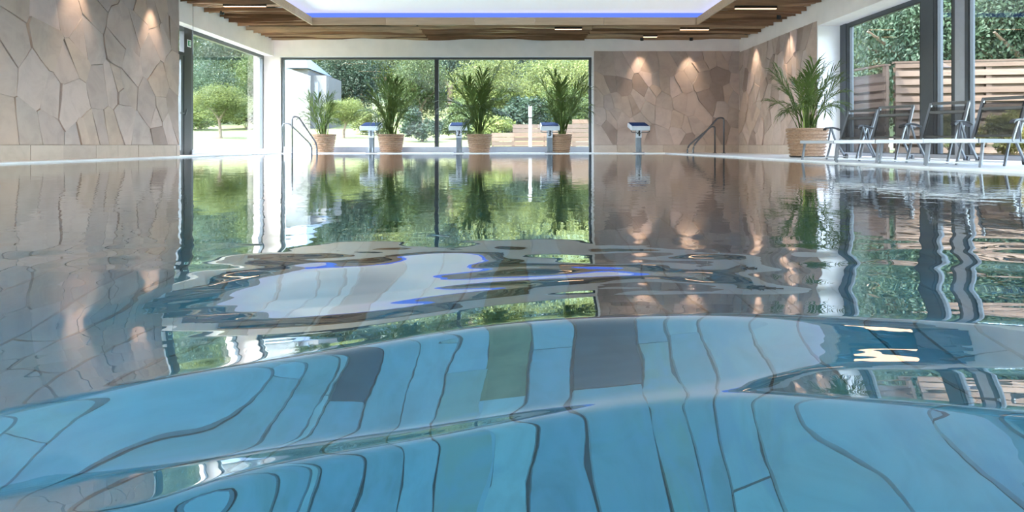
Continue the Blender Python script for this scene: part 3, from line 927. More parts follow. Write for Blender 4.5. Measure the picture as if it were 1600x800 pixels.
[14929,11147,8894,3799,2416,1771,1398,1300,1215,1140,1074,1051,1029,1008,987,967,947,928,910,883,858,832,808,784,775,767,760,753,747,741,736,730,725,707,690,674,659,644,629,615,599,580,561,543,525,508,504,500,496,493,490,487,485,465,448,431,415,400,332,282,245,217,194,176],
[14929,11147,8894,3787,2406,1763,1391,1294,1210,1136,1070,1048,1026,1005,985,966,947,928,910,882,856,830,804,779,771,763,756,749,743,737,732,726,721,704,687,671,655,640,626,612,595,576,557,538,520,502,498,494,490,487,484,482,479,460,443,426,411,396,329,280,244,215,193,175],
[14929,11147,8894,3774,2395,1755,1384,1288,1205,1131,1066,1045,1024,1003,984,964,946,928,910,882,854,827,801,775,767,759,752,745,739,733,728,722,717,700,683,667,651,636,622,608,590,571,551,532,514,496,491,487,484,481,478,475,473,454,437,421,406,391,325,277,242,214,192,174],
[14929,11147,8894,3762,2385,1746,1377,1282,1200,1127,1062,1041,1021,1001,982,963,945,927,910,881,852,824,797,771,762,755,747,741,735,729,724,718,713,696,679,663,647,632,618,603,586,565,545,526,507,489,485,481,477,474,471,469,466,448,431,415,400,386,322,275,240,212,191,173],
[14929,11147,8894,3750,2376,1739,1371,1277,1195,1122,1058,1038,1018,999,980,962,944,927,910,880,850,821,793,766,758,750,743,737,731,725,720,714,709,692,675,659,643,628,614,600,582,561,540,521,502,483,479,475,472,469,466,464,461,443,426,411,396,382,319,273,238,211,190,172],
[14929,11147,8894,3737,2366,1731,1364,1271,1190,1118,1055,1035,1015,997,979,961,944,927,910,879,848,818,789,762,754,746,739,732,727,721,716,710,705,688,671,655,639,624,610,596,578,557,537,517,498,479,475,471,468,465,463,460,458,440,423,408,393,379,317,272,237,211,189,172],
[14929,11147,8894,3725,2356,1723,1358,1265,1185,1114,1051,1031,1013,995,977,960,943,927,911,878,846,815,785,757,749,741,734,728,722,717,711,706,701,684,667,651,636,621,606,593,574,554,533,514,495,476,472,468,465,462,460,457,455,437,421,405,391,377,316,271,237,210,189,172],
[14929,11147,8894,3713,2346,1715,1351,1260,1180,1109,1047,1028,1010,992,975,959,942,926,911,876,844,812,782,752,744,737,730,724,718,712,707,702,697,680,663,647,632,617,603,589,571,550,530,510,491,473,469,465,462,459,457,454,452,434,418,403,389,375,314,270,236,210,189,171],
[14929,11147,8894,3701,2337,1707,1345,1254,1175,1105,1043,1025,1007,990,974,957,942,926,911,875,842,809,778,748,740,732,726,719,714,708,703,698,693,676,659,644,628,614,600,586,568,547,527,507,488,470,466,462,459,456,454,451,449,432,416,401,386,373,313,269,235,209,188,171],
[14929,11147,8894,3689,2327,1700,1339,1249,1170,1101,1039,1022,1005,988,972,956,941,926,911,874,839,806,774,743,735,728,721,715,710,704,699,694,689,672,656,640,625,610,596,583,564,544,524,504,485,467,463,459,456,453,451,448,446,429,413,398,384,371,312,268,235,209,188,171],
[14929,11147,8894,3677,2318,1692,1333,1243,1165,1097,1035,1019,1002,986,970,955,940,925,911,873,837,803,770,739,731,724,717,711,705,700,695,690,685,668,652,636,621,607,593,579,561,540,520,501,482,464,460,456,453,450,448,445,443,426,411,396,382,369,310,267,234,208,187,170],
[14929,11147,8894,3665,2308,1685,1326,1238,1161,1092,1032,1015,999,984,969,954,939,925,911,872,835,800,766,734,727,719,713,707,701,696,691,686,681,664,648,633,618,603,589,576,558,537,517,498,479,461,457,453,450,448,445,443,440,424,408,394,380,367,309,266,233,208,187,170]]) / 1000.0
WAVE_Z = np.array([
[0,0,0,0,0,0,0,0,0,0,0,0,0,1,2,3,4,7,10,22,39,59,82,106,109,111,112,111,111,109,107,105,103,94,87,80,75,71,69,67,70,81,93,107,121,134,138,141,142,143,143,142,141,132,124,117,112,108,100,96,94,93,92,91],
[0,0,0,0,0,0,0,0,0,0,0,0,0,1,2,3,4,7,10,22,38,58,81,106,108,110,111,111,110,108,107,104,102,92,84,77,71,67,64,62,65,76,89,103,117,132,135,138,140,140,140,139,138,129,121,114,109,105,96,93,90,89,88,88],
[0,0,0,0,0,0,0,0,0,0,0,0,0,1,2,3,4,6,9,21,38,57,80,105,108,110,111,111,109,108,106,104,101,90,80,73,66,61,58,56,59,71,85,99,113,128,132,135,136,137,137,136,135,126,117,110,105,101,92,88,86,84,84,83],
[0,0,0,0,0,0,0,0,0,0,0,0,0,1,2,2,4,6,9,21,37,57,79,105,107,109,110,110,109,107,105,103,100,88,77,68,61,56,52,50,53,65,79,94,109,124,128,131,133,133,133,132,131,122,113,106,100,96,88,84,81,80,79,79],
[0,0,0,0,0,0,0,0,0,0,0,0,0,1,1,2,4,6,8,20,36,56,79,104,107,109,110,109,108,106,104,102,99,85,73,63,56,50,46,43,47,59,74,89,105,120,124,127,129,129,129,128,127,117,108,101,96,92,83,79,76,74,74,73],
[0,0,0,0,0,0,0,0,0,0,0,0,0,1,1,2,4,5,8,19,35,55,78,103,106,108,109,109,107,105,103,100,98,82,69,58,50,43,39,36,40,53,68,83,99,116,120,123,124,125,124,124,123,113,103,96,90,86,77,73,70,69,68,68],
[0,0,0,0,0,0,0,0,0,0,0,0,0,1,1,2,4,5,7,19,34,54,77,102,105,107,108,108,106,104,102,99,96,79,64,52,43,36,31,28,32,46,61,77,94,111,115,117,119,119,119,118,117,107,98,90,84,80,71,67,64,62,61,61],
[0,0,0,0,0,0,0,0,0,0,0,0,0,1,1,2,3,5,7,18,34,53,76,102,105,107,108,107,106,103,101,98,95,76,60,47,37,29,24,21,25,39,55,72,89,106,110,113,115,115,115,114,113,103,93,85,79,75,65,61,58,57,56,56],
[0,0,0,0,0,0,0,0,0,0,0,0,1,1,2,3,4,5,7,18,34,54,78,104,107,109,110,109,108,106,103,100,97,76,59,45,34,26,20,17,22,37,54,72,90,108,112,115,117,117,117,116,115,104,94,86,80,76,66,62,59,57,57,56],
[0,0,0,0,0,0,0,0,1,2,3,3,3,4,4,4,6,8,10,23,41,63,89,118,122,124,125,125,123,121,118,115,112,90,73,58,47,38,32,29,34,50,68,86,106,125,129,132,133,134,134,133,132,121,111,103,97,93,82,78,75,74,73,72],
[0,0,0,0,0,0,0,0,2,4,6,7,7,7,6,7,8,10,14,29,50,76,106,139,144,147,148,148,146,144,141,137,134,112,93,78,66,56,50,47,53,70,88,108,127,148,152,155,156,157,156,156,154,144,133,125,119,115,105,100,97,96,95,94],
[0,0,0,0,0,0,0,1,3,6,9,11,10,8,6,5,6,9,15,32,55,83,116,152,157,161,163,163,161,158,155,152,148,125,105,88,76,66,59,56,62,79,98,118,138,159,163,166,167,168,167,167,165,154,144,136,129,125,114,110,107,105,104,104],
[0,0,0,0,0,0,0,1,3,7,11,13,10,5,0,-4,-3,1,10,28,52,81,116,156,162,166,168,168,166,164,160,157,153,128,107,90,76,66,59,55,61,78,96,116,136,156,160,163,165,165,165,164,163,151,141,132,125,121,110,105,102,101,100,99],
[0,0,0,0,0,0,0,1,3,7,11,12,7,-2,-12,-19,-19,-14,-3,15,41,72,108,150,157,162,165,165,163,160,157,153,149,123,101,83,68,58,50,46,51,66,84,102,120,140,144,147,149,149,149,148,147,134,123,114,107,102,91,86,83,81,80,80],
[0,0,0,0,0,0,0,1,3,6,9,8,-1,-15,-30,-41,-44,-39,-27,-8,16,47,83,125,132,138,141,141,139,136,133,129,125,97,74,55,41,29,22,17,21,33,48,64,81,98,102,106,107,108,107,106,105,92,80,70,63,58,45,40,36,34,33,33],
[0,0,0,0,0,0,0,0,2,3,5,1,-14,-34,-55,-72,-78,-75,-62,-45,-23,5,39,78,86,92,95,95,93,90,86,82,78,49,25,5,-11,-23,-31,-35,-33,-24,-11,2,17,32,37,40,42,42,42,40,39,25,12,1,-7,-12,-26,-32,-36,-38,-39,-39],
[0,0,0,0,0,0,0,0,0,1,1,-6,-26,-53,-80,-101,-111,-110,-96,-81,-61,-35,-4,31,40,46,49,49,47,44,40,35,31,1,-25,-46,-63,-75,-84,-88,-87,-80,-69,-57,-44,-31,-26,-22,-20,-20,-21,-22,-23,-39,-53,-64,-73,-79,-94,-100,-104,-106,-107,-107],
[0,0,0,0,0,0,0,0,0,-1,-2,-12,-34,-64,-94,-119,-131,-130,-117,-103,-85,-61,-33,0,9,15,18,18,16,12,8,3,-1,-33,-60,-82,-100,-113,-122,-127,-126,-120,-110,-99,-86,-74,-69,-65,-63,-63,-63,-65,-67,-83,-98,-109,-119,-125,-141,-147,-151,-153,-154,-155],
[0,0,0,0,0,0,0,0,-1,-3,-5,-17,-41,-72,-105,-130,-143,-142,-129,-117,-101,-80,-55,-25,-16,-9,-6,-6,-9,-12,-17,-22,-27,-60,-89,-112,-131,-145,-154,-159,-158,-153,-143,-133,-121,-109,-103,-100,-98,-97,-98,-99,-101,-118,-134,-146,-156,-162,-179,-186,-190,-192,-193,-194],
[0,0,0,0,0,0,0,-1,-2,-5,-8,-21,-47,-80,-113,-140,-153,-153,-141,-130,-115,-97,-74,-46,-37,-30,-27,-28,-30,-34,-39,-44,-49,-84,-114,-139,-159,-174,-184,-189,-188,-183,-174,-163,-152,-140,-134,-130,-128,-128,-129,-130,-132,-150,-166,-179,-189,-196,-213,-220,-224,-227,-228,-228],
[0,0,0,0,0,0,0,-1,-3,-6,-10,-24,-50,-83,-116,-143,-157,-158,-147,-137,-123,-106,-84,-59,-49,-42,-39,-39,-42,-46,-51,-56,-62,-99,-131,-157,-178,-194,-205,-211,-210,-205,-196,-186,-174,-163,-157,-153,-151,-151,-152,-153,-155,-174,-190,-204,-214,-221,-239,-246,-251,-253,-254,-255],
[0,0,0,0,0,0,0,-1,-4,-7,-12,-25,-48,-77,-107,-131,-143,-144,-133,-124,-112,-96,-75,-51,-41,-34,-31,-32,-34,-39,-44,-49,-55,-94,-128,-155,-177,-193,-204,-210,-210,-205,-198,-188,-178,-167,-161,-157,-155,-155,-156,-157,-159,-178,-195,-209,-219,-226,-245,-253,-257,-259,-261,-261],
[0,0,0,0,0,0,0,-1,-4,-8,-13,-23,-41,-62,-84,-100,-104,-97,-78,-67,-52,-35,-14,9,19,26,29,28,26,21,16,11,5,-35,-69,-97,-118,-135,-146,-152,-151,-148,-142,-134,-124,-115,-109,-105,-103,-103,-104,-106,-108,-126,-143,-156,-167,-174,-193,-201,-205,-208,-209,-209],
[0,0,0,0,0,0,0,-1,-4,-8,-13,-21,-33,-46,-61,-70,-69,-60,-41,-31,-18,-2,17,39,48,55,58,58,55,51,45,40,34,-7,-41,-69,-91,-107,-118,-124,-124,-122,-117,-110,-102,-93,-88,-84,-82,-82,-82,-84,-86,-105,-122,-135,-146,-153,-173,-181,-185,-188,-189,-189],
[0,0,0,0,0,0,0,-1,-4,-8,-13,-19,-27,-35,-44,-48,-45,-34,-16,-6,6,21,39,60,69,76,79,79,76,71,66,60,55,14,-20,-48,-69,-86,-97,-103,-103,-101,-98,-92,-85,-78,-73,-69,-67,-67,-68,-69,-72,-90,-107,-121,-132,-139,-160,-168,-172,-175,-176,-177],
[0,0,0,0,0,0,0,-1,-4,-8,-13,-18,-22,-27,-31,-31,-26,-14,3,13,25,41,60,81,91,98,101,100,97,93,88,82,76,37,4,-23,-44,-60,-71,-77,-77,-76,-73,-69,-63,-57,-53,-50,-48,-48,-49,-51,-53,-71,-89,-103,-113,-121,-142,-150,-155,-157,-159,-159],
[0,0,0,0,0,0,0,-1,-4,-8,-13,-18,-20,-23,-25,-24,-18,-7,9,20,33,50,70,93,103,110,113,113,110,105,100,94,88,50,19,-7,-27,-43,-53,-59,-59,-58,-56,-53,-49,-44,-41,-38,-37,-37,-38,-40,-42,-60,-78,-92,-103,-111,-132,-140,-145,-148,-149,-149],
[0,0,0,0,0,0,0,-1,-4,-8,-13,-17,-20,-22,-23,-22,-16,-6,9,20,34,51,72,96,106,113,116,116,113,108,103,97,91,55,25,0,-19,-34,-44,-50,-50,-49,-48,-46,-43,-39,-36,-34,-33,-33,-34,-36,-38,-57,-75,-89,-100,-108,-130,-138,-143,-146,-147,-148],
[0,0,0,0,0,0,0,-1,-4,-8,-13,-16,-18,-20,-21,-19,-13,-3,11,22,35,52,73,97,106,113,116,116,113,108,103,97,91,57,29,6,-12,-26,-36,-41,-42,-41,-40,-39,-36,-33,-31,-29,-28,-28,-30,-31,-34,-53,-70,-84,-95,-104,-127,-135,-140,-143,-144,-145],
[0,0,0,0,0,0,0,-1,-3,-7,-11,-14,-15,-16,-17,-15,-9,0,13,23,35,50,69,90,99,105,108,108,105,100,95,90,84,53,27,6,-11,-23,-32,-37,-37,-37,-36,-35,-32,-29,-27,-25,-24,-25,-26,-28,-30,-49,-66,-80,-92,-100,-123,-132,-137,-140,-141,-141],
[0,0,0,0,0,0,0,-1,-2,-5,-8,-10,-10,-10,-10,-8,-3,5,16,24,35,48,64,82,90,96,98,98,95,91,86,80,75,47,23,5,-9,-19,-27,-32,-32,-32,-31,-29,-27,-23,-21,-19,-19,-19,-20,-22,-24,-43,-60,-74,-86,-94,-118,-126,-131,-134,-136,-136],
[0,0,0,0,0,0,0,0,-1,-2,-3,-4,-4,-3,-2,0,5,11,20,28,37,49,63,78,85,90,92,91,89,85,80,75,70,46,26,10,-1,-10,-17,-21,-22,-21,-19,-17,-14,-10,-7,-5,-5,-5,-6,-8,-10,-28,-45,-59,-70,-79,-103,-111,-116,-119,-121,-121],
[0,0,0,0,0,0,0,0,0,0,-1,0,1,2,3,6,10,15,22,28,36,46,59,72,78,82,84,83,81,78,74,70,66,46,31,19,10,2,-3,-7,-7,-5,-1,4,10,17,20,23,24,24,23,21,19,1,-16,-29,-40,-48,-72,-80,-85,-88,-90,-90],
[0,0,0,0,0,0,0,0,0,0,0,1,2,3,5,7,10,14,20,25,32,41,52,63,68,72,74,74,72,70,67,64,60,47,36,27,20,13,9,5,6,12,21,31,43,55,59,62,64,64,63,62,60,43,27,14,4,-4,-27,-36,-41,-43,-45,-45],
[0,0,0,0,0,0,0,0,0,0,0,0,1,3,4,6,9,12,16,21,28,37,47,58,62,66,67,68,67,65,63,60,57,48,39,31,25,19,15,12,15,27,41,58,75,94,99,103,105,105,104,103,101,85,70,58,48,40,18,9,5,2,1,0],
[0,0,0,0,0,0,0,0,0,0,0,0,1,2,3,5,7,10,14,19,26,34,45,56,61,64,66,66,65,64,61,59,57,48,40,33,27,22,18,15,19,34,52,72,93,115,120,124,126,127,126,125,123,108,94,82,72,65,43,35,30,27,26,26],
[0,0,0,0,0,0,0,0,0,0,0,0,1,2,3,4,6,9,12,17,25,34,44,57,61,64,66,66,66,64,62,60,57,49,41,34,28,24,20,17,21,37,56,77,99,122,127,131,133,134,134,132,131,116,102,91,81,74,52,44,40,37,36,35],
[0,0,0,0,0,0,0,0,0,0,0,0,1,2,3,4,6,8,11,17,25,34,45,58,62,66,68,68,67,65,63,61,59,51,43,37,31,27,23,20,25,42,62,83,106,130,135,139,141,142,142,140,139,125,111,100,91,84,63,55,50,48,46,46],
[0,0,0,0,0,0,0,0,0,0,0,0,1,2,3,4,6,8,11,17,25,35,47,60,64,67,69,69,69,67,65,63,61,53,46,39,34,29,26,23,28,46,67,89,113,138,144,148,150,150,150,149,148,134,121,111,102,95,74,66,62,59,58,57],
[0,0,0,0,0,0,0,0,0,0,0,0,1,2,3,4,6,8,11,17,25,36,48,61,65,69,71,71,70,69,67,65,63,55,48,42,36,32,28,26,32,51,73,96,121,147,152,156,159,159,159,158,157,144,132,121,113,106,86,78,73,71,70,69],
[0,0,0,0,0,0,0,0,0,0,0,0,1,2,3,4,6,8,11,17,26,36,49,63,67,70,72,73,72,71,69,67,65,57,50,44,39,35,31,28,35,55,78,103,129,156,161,165,167,168,168,167,166,154,142,132,124,118,97,90,85,83,82,81],
[0,0,0,0,0,0,0,0,0,0,0,0,1,1,2,4,5,8,10,17,26,37,50,64,69,72,74,74,74,72,70,68,66,59,52,46,41,37,33,31,38,59,83,108,135,163,168,172,174,175,175,174,173,161,150,141,133,126,106,99,95,92,91,91],
[0,0,0,0,0,0,0,0,0,0,0,0,1,1,2,4,5,8,10,17,26,38,51,66,70,74,76,76,75,74,72,70,68,61,54,48,43,39,36,33,40,62,86,111,139,166,172,176,178,179,179,178,177,165,154,145,137,131,111,104,100,97,96,96],
[0,0,0,0,0,0,0,0,0,0,0,0,1,1,2,4,5,7,10,17,27,38,52,68,72,75,77,78,77,76,74,72,70,63,56,50,45,41,38,35,43,64,88,114,141,169,175,179,181,182,182,181,180,168,157,148,141,134,115,108,103,101,100,99],
[0,0,0,0,0,0,0,0,0,0,0,0,1,1,2,3,5,7,10,17,27,39,54,70,74,77,79,80,79,78,76,74,72,65,58,52,47,43,40,37,45,67,91,117,144,172,178,182,184,185,184,184,182,171,160,151,144,137,118,111,107,105,103,103],
[0,0,0,0,0,0,0,0,0,0,0,0,1,1,2,3,5,7,9,17,27,40,55,72,76,79,81,81,81,79,78,76,74,67,60,54,49,45,42,39,47,69,94,119,147,175,180,184,187,187,187,186,185,174,163,154,147,141,122,115,110,108,107,107],
[0,0,0,0,0,0,0,0,0,0,0,0,1,1,2,3,5,7,9,17,28,41,56,73,77,81,83,83,82,81,79,78,76,68,62,56,51,47,44,41,49,72,96,122,149,178,183,187,189,190,190,189,188,177,166,158,150,144,125,118,114,112,110,110],
[0,0,0,0,0,0,0,0,0,0,0,0,1,1,2,3,5,7,9,17,28,42,57,75,79,82,84,85,84,83,81,79,77,70,64,58,53,49,46,43,51,74,98,125,152,180,186,190,192,193,193,192,191,180,169,161,153,147,128,122,117,115,114,114],
[0,0,0,0,0,0,0,0,0,0,0,0,1,1,2,3,4,6,9,17,28,42,59,77,81,84,86,87,86,85,83,81,79,72,66,60,55,51,48,45,53,76,101,127,155,183,189,192,195,195,195,195,193,183,172,164,156,150,132,125,121,119,117,117]]) / 10000.0

def wave_height(X, Y):
    ud = np.linspace(-1.2, 1.2, 769)
    K = WAVE_Y.shape[1]
    DY = np.stack([np.interp(ud, WAVE_U, WAVE_Y[:, k]) for k in range(K)], 1)
    DZ = np.stack([np.interp(ud, WAVE_U, WAVE_Z[:, k]) for k in range(K)], 1)
    gk = np.exp(-.5 * (np.arange(-40, 41) / 15.0) ** 2)
    gk /= gk.sum()
    for A in (DY, DZ):                            # round the wave lines off
        for k in range(K):
            A[:, k] = np.convolve(np.pad(A[:, k], 40, mode='edge'), gk, 'valid')
    dd = np.concatenate([np.linspace(.12, 2.2, 1041), np.linspace(2.25, 16.5, 286)])
    T = np.stack([np.interp(dd, DY[i, ::-1], DZ[i, ::-1]) for i in range(len(ud))])
    for _ in range(3):
        T[:, 1:-1] = .25 * T[:, :-2] + .5 * T[:, 1:-1] + .25 * T[:, 2:]
        T[1:-1] = .25 * T[:-2] + .5 * T[1:-1] + .25 * T[2:]
    Yc = np.clip(Y, .14, 16.4)
    u = np.clip(X / np.maximum(Yc, .2), -1.19, 1.19)
    fu = (u + 1.2) / 2.4 * (len(ud) - 1)
    iu = np.clip(fu.astype(int), 0, len(ud) - 2); fu = fu - iu
    fd = np.interp(Yc, dd, np.arange(len(dd)))
    id_ = np.clip(fd.astype(int), 0, len(dd) - 2); fd = fd - id_
    z = (T[iu, id_] * (1 - fu) * (1 - fd) + T[iu + 1, id_] * fu * (1 - fd) + T[iu, id_ + 1] * (1 - fu) * fd + T[iu + 1, id_ + 1] * fu * fd)
    edge = np.clip(np.minimum(np.minimum(X - PLX, PRX - X), PY1 - Y) / 1.2, 0, 1)
    z = z * edge
    g = np.random.default_rng(21)
    env = np.clip((Y - .78) / .35, .05, 1) * np.clip((1.62 - Y) / .45, .06, 1) * np.clip((6.0 - Y) / 3, 0, 1)
    for k in range(46):
        lam = g.uniform(.07, .34)
        th = g.normal(PI / 2, .75)
        kx, ky = 2 * PI / lam * math.cos(th), 2 * PI / lam * math.sin(th)
        z = z + RIP * .0042 * lam / (2 * PI) * np.sin(kx * X + ky * Y + g.uniform(0, 6.28)) * env * edge
    return z - .004
RIP = 1.0
def axis(stops):
    """coordinates along an axis with its own spacing per stretch"""
    out_ = [stops[0][0]]
    for (a, s), (c, _) in zip(stops[:-1], stops[1:]):
        n = max(1, int(round((c - a) / s)))
        out_ += [a + (c - a) * (k + 1) / n for k in range(n)]
    return np.array(out_)
ax_ = axis([(PLX - .001, .12), (-2.0, .03), (-1.45, .0055), (1.45, .03), (2.0, .12), (PRX + .001, 0)])
ay_ = axis([(PY0, .05), (.24, .004), (1.7, .012), (2.6, .04), (4.0, .12), (PY1 + .001, 0)])
GX, GY = np.meshgrid(ax_, ay_)
GZ = wave_height(GX, GY)
nv, nu = GX.shape
co = np.stack([GX, GY, GZ], -1).reshape(-1, 3)
idx = np.arange(nv * nu).reshape(nv, nu)
quads = np.stack([idx[:-1, :-1], idx[:-1, 1:], idx[1:, 1:], idx[1:, :-1]], -1).reshape(-1, 4)
me = bpy.data.meshes.new('pool_water')
me.vertices.add(len(co)); me.vertices.foreach_set('co', co.ravel())
me.loops.add(quads.size); me.loops.foreach_set('vertex_index', quads.ravel())
me.polygons.add(len(quads))
me.polygons.foreach_set('loop_start', np.arange(0, quads.size, 4))
me.polygons.foreach_set('loop_total', np.full(len(quads), 4))
me.update(calc_edges=True)
me.polygons.foreach_set('use_smooth', np.ones(len(quads), dtype=bool))
me.materials.append(M['water'])
tag(obj('pool_water', me), 'clear blue pool water with gentle waves and mirror reflections', 'water', kind='stuff')

M['post'] = plain('grey_block_post', srgb(112, 120, 128), 0.35, metal=0.2, noise=0.1)
ORD = ('first', 'second', 'third', 'fourth', 'fifth')

# ------------------------------------------------------------------ ceiling lamps
def downlight(x, y, aim, label, z=ZC - .005):
    t = empty('downlight', (x, y, z))
    MB().lathe([(.045, .09), (.045, -.035), (.036, -.035), (.034, -.01)], 16, True, False).build('housing', M['blackmetal'], t, True)
    MB().lathe([(.033, -.012), (.033, -.009)], 16).build('lens', M['lens'], t)
    ld = bpy.data.lights.new('downlight_beam', 'SPOT')
    ld.energy = 62
    ld.color = (1.0, 0.78, 0.56)
    ld.spot_size = R(54)
    ld.spot_blend = 0.85
    ld.shadow_soft_size = 0.03
    lo = obj('beam', ld, t, (0, 0, -.045))
    lo.rotation_euler = Vector(aim).to_track_quat('-Z', 'Y').to_euler()
    tag(t, label, 'downlight', 'black downlights washing the walls')
downlight(PX(1003, 16.38), 16.38, (0, .16, -1), 'black ceiling downlight over the far stone wall, next to the wide window')
downlight(PX(1080, 16.38), 16.38, (0, .16, -1), 'black ceiling downlight over the far stone wall, nearer the corner')
downlight(5.95, 15.45, (.16, 0, -1), 'black ceiling downlight over the right stone wall, nearer the corner')
downlight(5.95, 13.55, (.16, 0, -1), 'black ceiling downlight over the right stone wall, nearer the window front')
for i, yy in enumerate((11.5, 9.5, 7.5, 5.5, 3.5)):
    downlight(5.95, yy, (.16, 0, -1), 'black ceiling downlight above the right window front, %s from the stone pier' % ORD[i])
for i, yy in enumerate((10.95, 9.05, 7.15, 5.25, 3.35)):
    downlight(-6.25, yy, (-.16, 0, -1), 'black ceiling downlight over the left stone wall, %s from the garden door' % ORD[i])
downlight(-6.25, 13.1, (-.16, 0, -1), 'black ceiling downlight above the left garden window')

def light_bar(x, y, L, label):
    t = empty('light_bar', (x, y, ZC - .018))
    MB().box(-L / 2 - .01, L / 2 + .01, -.03, .03, -.004, .05).build('housing', M['blackmetal'], t)
    MB().box(-L / 2, L / 2, -.022, .022, -.014, -.004).build('diffuser', M['led_warm'], t)
    tag(t, label, 'ceiling light', 'warm light bars between the ceiling slats')
light_bar(PX(888, 14.85), 14.85, .65, 'warm light bar in the far wooden ceiling, above the third potted palm')
light_bar(PX(1085, 14.9), 14.9, .7, 'warm light bar in the far wooden ceiling, at the right recess corner')
light_bar(PX(1016, 15.9), 15.9, .35, 'short warm light bar in the wooden ceiling near the far stone wall')
for i, yy in enumerate((12.6, 10.4, 8.2, 6.0, 3.8)):
    light_bar(5.05, yy, .85, 'warm light bar in the right wooden ceiling strip, %s from the far end' % ORD[i])
for i, yy in enumerate((12.4, 10.2, 8.0, 5.8, 3.6)):
    light_bar(-5.45, yy, .85, 'warm light bar in the left wooden ceiling strip, %s from the far end' % ORD[i])

# thin wire hanging beside the garden door
t = MB().tube([(XL + .05, 12.35, ZC + .05), (XL + .05, 12.35, PZ(86, 12.35))], .004, 6).build('hanging_wire', M['steel'])
tag(t, 'thin steel wire hanging from the ceiling beside the garden door', 'wire')
# escape sign on the door post
t = empty('exit_sign', (GL + .058, 12.70, PZ(68, 12.7)))
MB().box(-.004, .004, -.075, .075, -.075, .075).build('plate', M['sign_white'], t)
MB().box(.004, .006, -.055, .06, -.055, .055).build('pictogram_field', M['sign_green'], t)
MB().box(.006, .007, .0, .04, -.035, .04).build('pictogram_door', M['sign_white'], t)
tag(t, 'small white and green escape sign on the garden door post', 'sign')

# ------------------------------------------------------------------ pool handrails
def handrail(pts, r=.021):
    mb = MB()
    P = [Vector(p) for p in pts]
    sm = [P[0]]
    for i in range(1, len(P) - 1):                # round the bends
        a, c, e1 = P[i - 1], P[i], P[i + 1]
        q = min(.13, (a - c).length * .45, (e1 - c).length * .45)
        p0, p1 = c + (a - c).normalized() * q, c + (e1 - c).normalized() * q
        for k in range(6):
            u = k / 5
            sm.append(p0 * (1 - u) ** 2 + c * 2 * u * (1 - u) + p1 * u * u)
    sm.append(P[-1])
    return mb.tube(sm, r, 10)
def ladder(name, rails, label):
    ox, oy = rails[0][0][0], rails[0][0][1]
    t = empty(name, (ox, oy, .012))
    for rail in rails:
        handrail([(p[0] - ox, p[1] - oy, p[2] - .012) for p in rail]).build('rail', M['steel'], t, True)
        q = rail[0]
        MB().lathe([(.05, 0), (.05, .008), (.028, .014)], 14).build('foot_flange', M['steel'], t).location = (q[0] - ox, q[1] - oy, 0)
    tag(t, label, 'handrail', 'steel pool handrails')
da, db = 15.55, 15.2
ladder('pool_handrail', [
    [(PX(441.5, da), da, .012), (PX(441.5, da), da, PZ(193, da)), (PX(452, da), da, PZ(193, da)), (PX(487, da), da, PZ(227, da)), (PX(487.5, da), da, -.7)],
    [(PX(456.5, db), db, -.7), (PX(456.5, db), db, PZ(182.5, db)), (PX(466, db), db, PZ(182.5, db)), (PX(495, db), db, PZ(225, db)), (PX(496, db), db, -.7)]],
    'pair of curved steel handrails in the water left of the potted palms')
da, db = 15.5, 15.15
ladder('pool_handrail', [
    [(PX(1117, da), da, .012), (PX(1117, da), da, PZ(198, da)), (PX(1111, da), da, PZ(198, da)), (PX(1074, da), da, PZ(229, da)), (PX(1074, da) - .0, da, -.7)],
    [(PX(1131, db), db, .012), (PX(1131, db), db, PZ(184, db)), (PX(1122, db), db, PZ(184, db)), (PX(1083, db), db, PZ(228, db)), (PX(1083, db), db, -.7)]],
    'pair of curved steel handrails before the far stone wall')

# ------------------------------------------------------------------ starting blocks
def starting_block():
    t = empty('starting_block')
    mb = MB()
    for s in (-1, 1):
        pts = []
        for k in range(9):
            u = k / 8
            pts.append((s * .048, .04 * math.sin(u * PI) + .02 * u, .012 + .64 * u))
        mb.tube(pts, .03, 10)
    mb.box(-.05, .05, -.0, .05, .012, .64)
    mb.build('post', M['post'], t, False)
    MB().box(-.13, .13, -.09, .15, 0.0, .018).build('base_plate', M['steel'], t)
    T = Matrix.Translation((0, .0, .70)) @ Matrix.Rotation(R(11), 4, 'X')
    MB().box(-.245, .245, -.26, .30, -.07, .045, T).build('platform', M['block_side'], t, bevel=.012)
    MB().box(-.215, .215, -.24, .28, .046, .058, T).build('tread', M['block_top'], t)
    for s in (-1, 1):
        MB().tube([(s * .235, -.20, .66), (s * .235, -.20, .55), (s * .19, -.20, .535), (s * .06, -.05, .535)], .011, 8).build('grab_rail', M['steel'], t, True)
    MB().box(-.075, .075, -.024, -.016, .40, .62).build('number_plate', M['block_side'], t)
    return t
sb = starting_block()
who = ['beside the second palm pot', 'left of the third palm pot', 'left of the fourth palm pot', 'standing alone before the far stone wall']
for i, xx in enumerate((580, 717, 859, 998)):
    o = sb if i == 0 else copy_tree(sb)
    o.location = (PX(xx, 16.0), 16.0, .012)
    tag(o, '%s starting block with sloping blue top, %s' % (ORD[i], who[i]), 'starting block', 'starting blocks at the far pool end')
    n_ = obj('numeral', text_mesh('numeral', str(i + 1), .23, M['black']), o, (0, -.026, .51), (PI / 2, 0, 0))

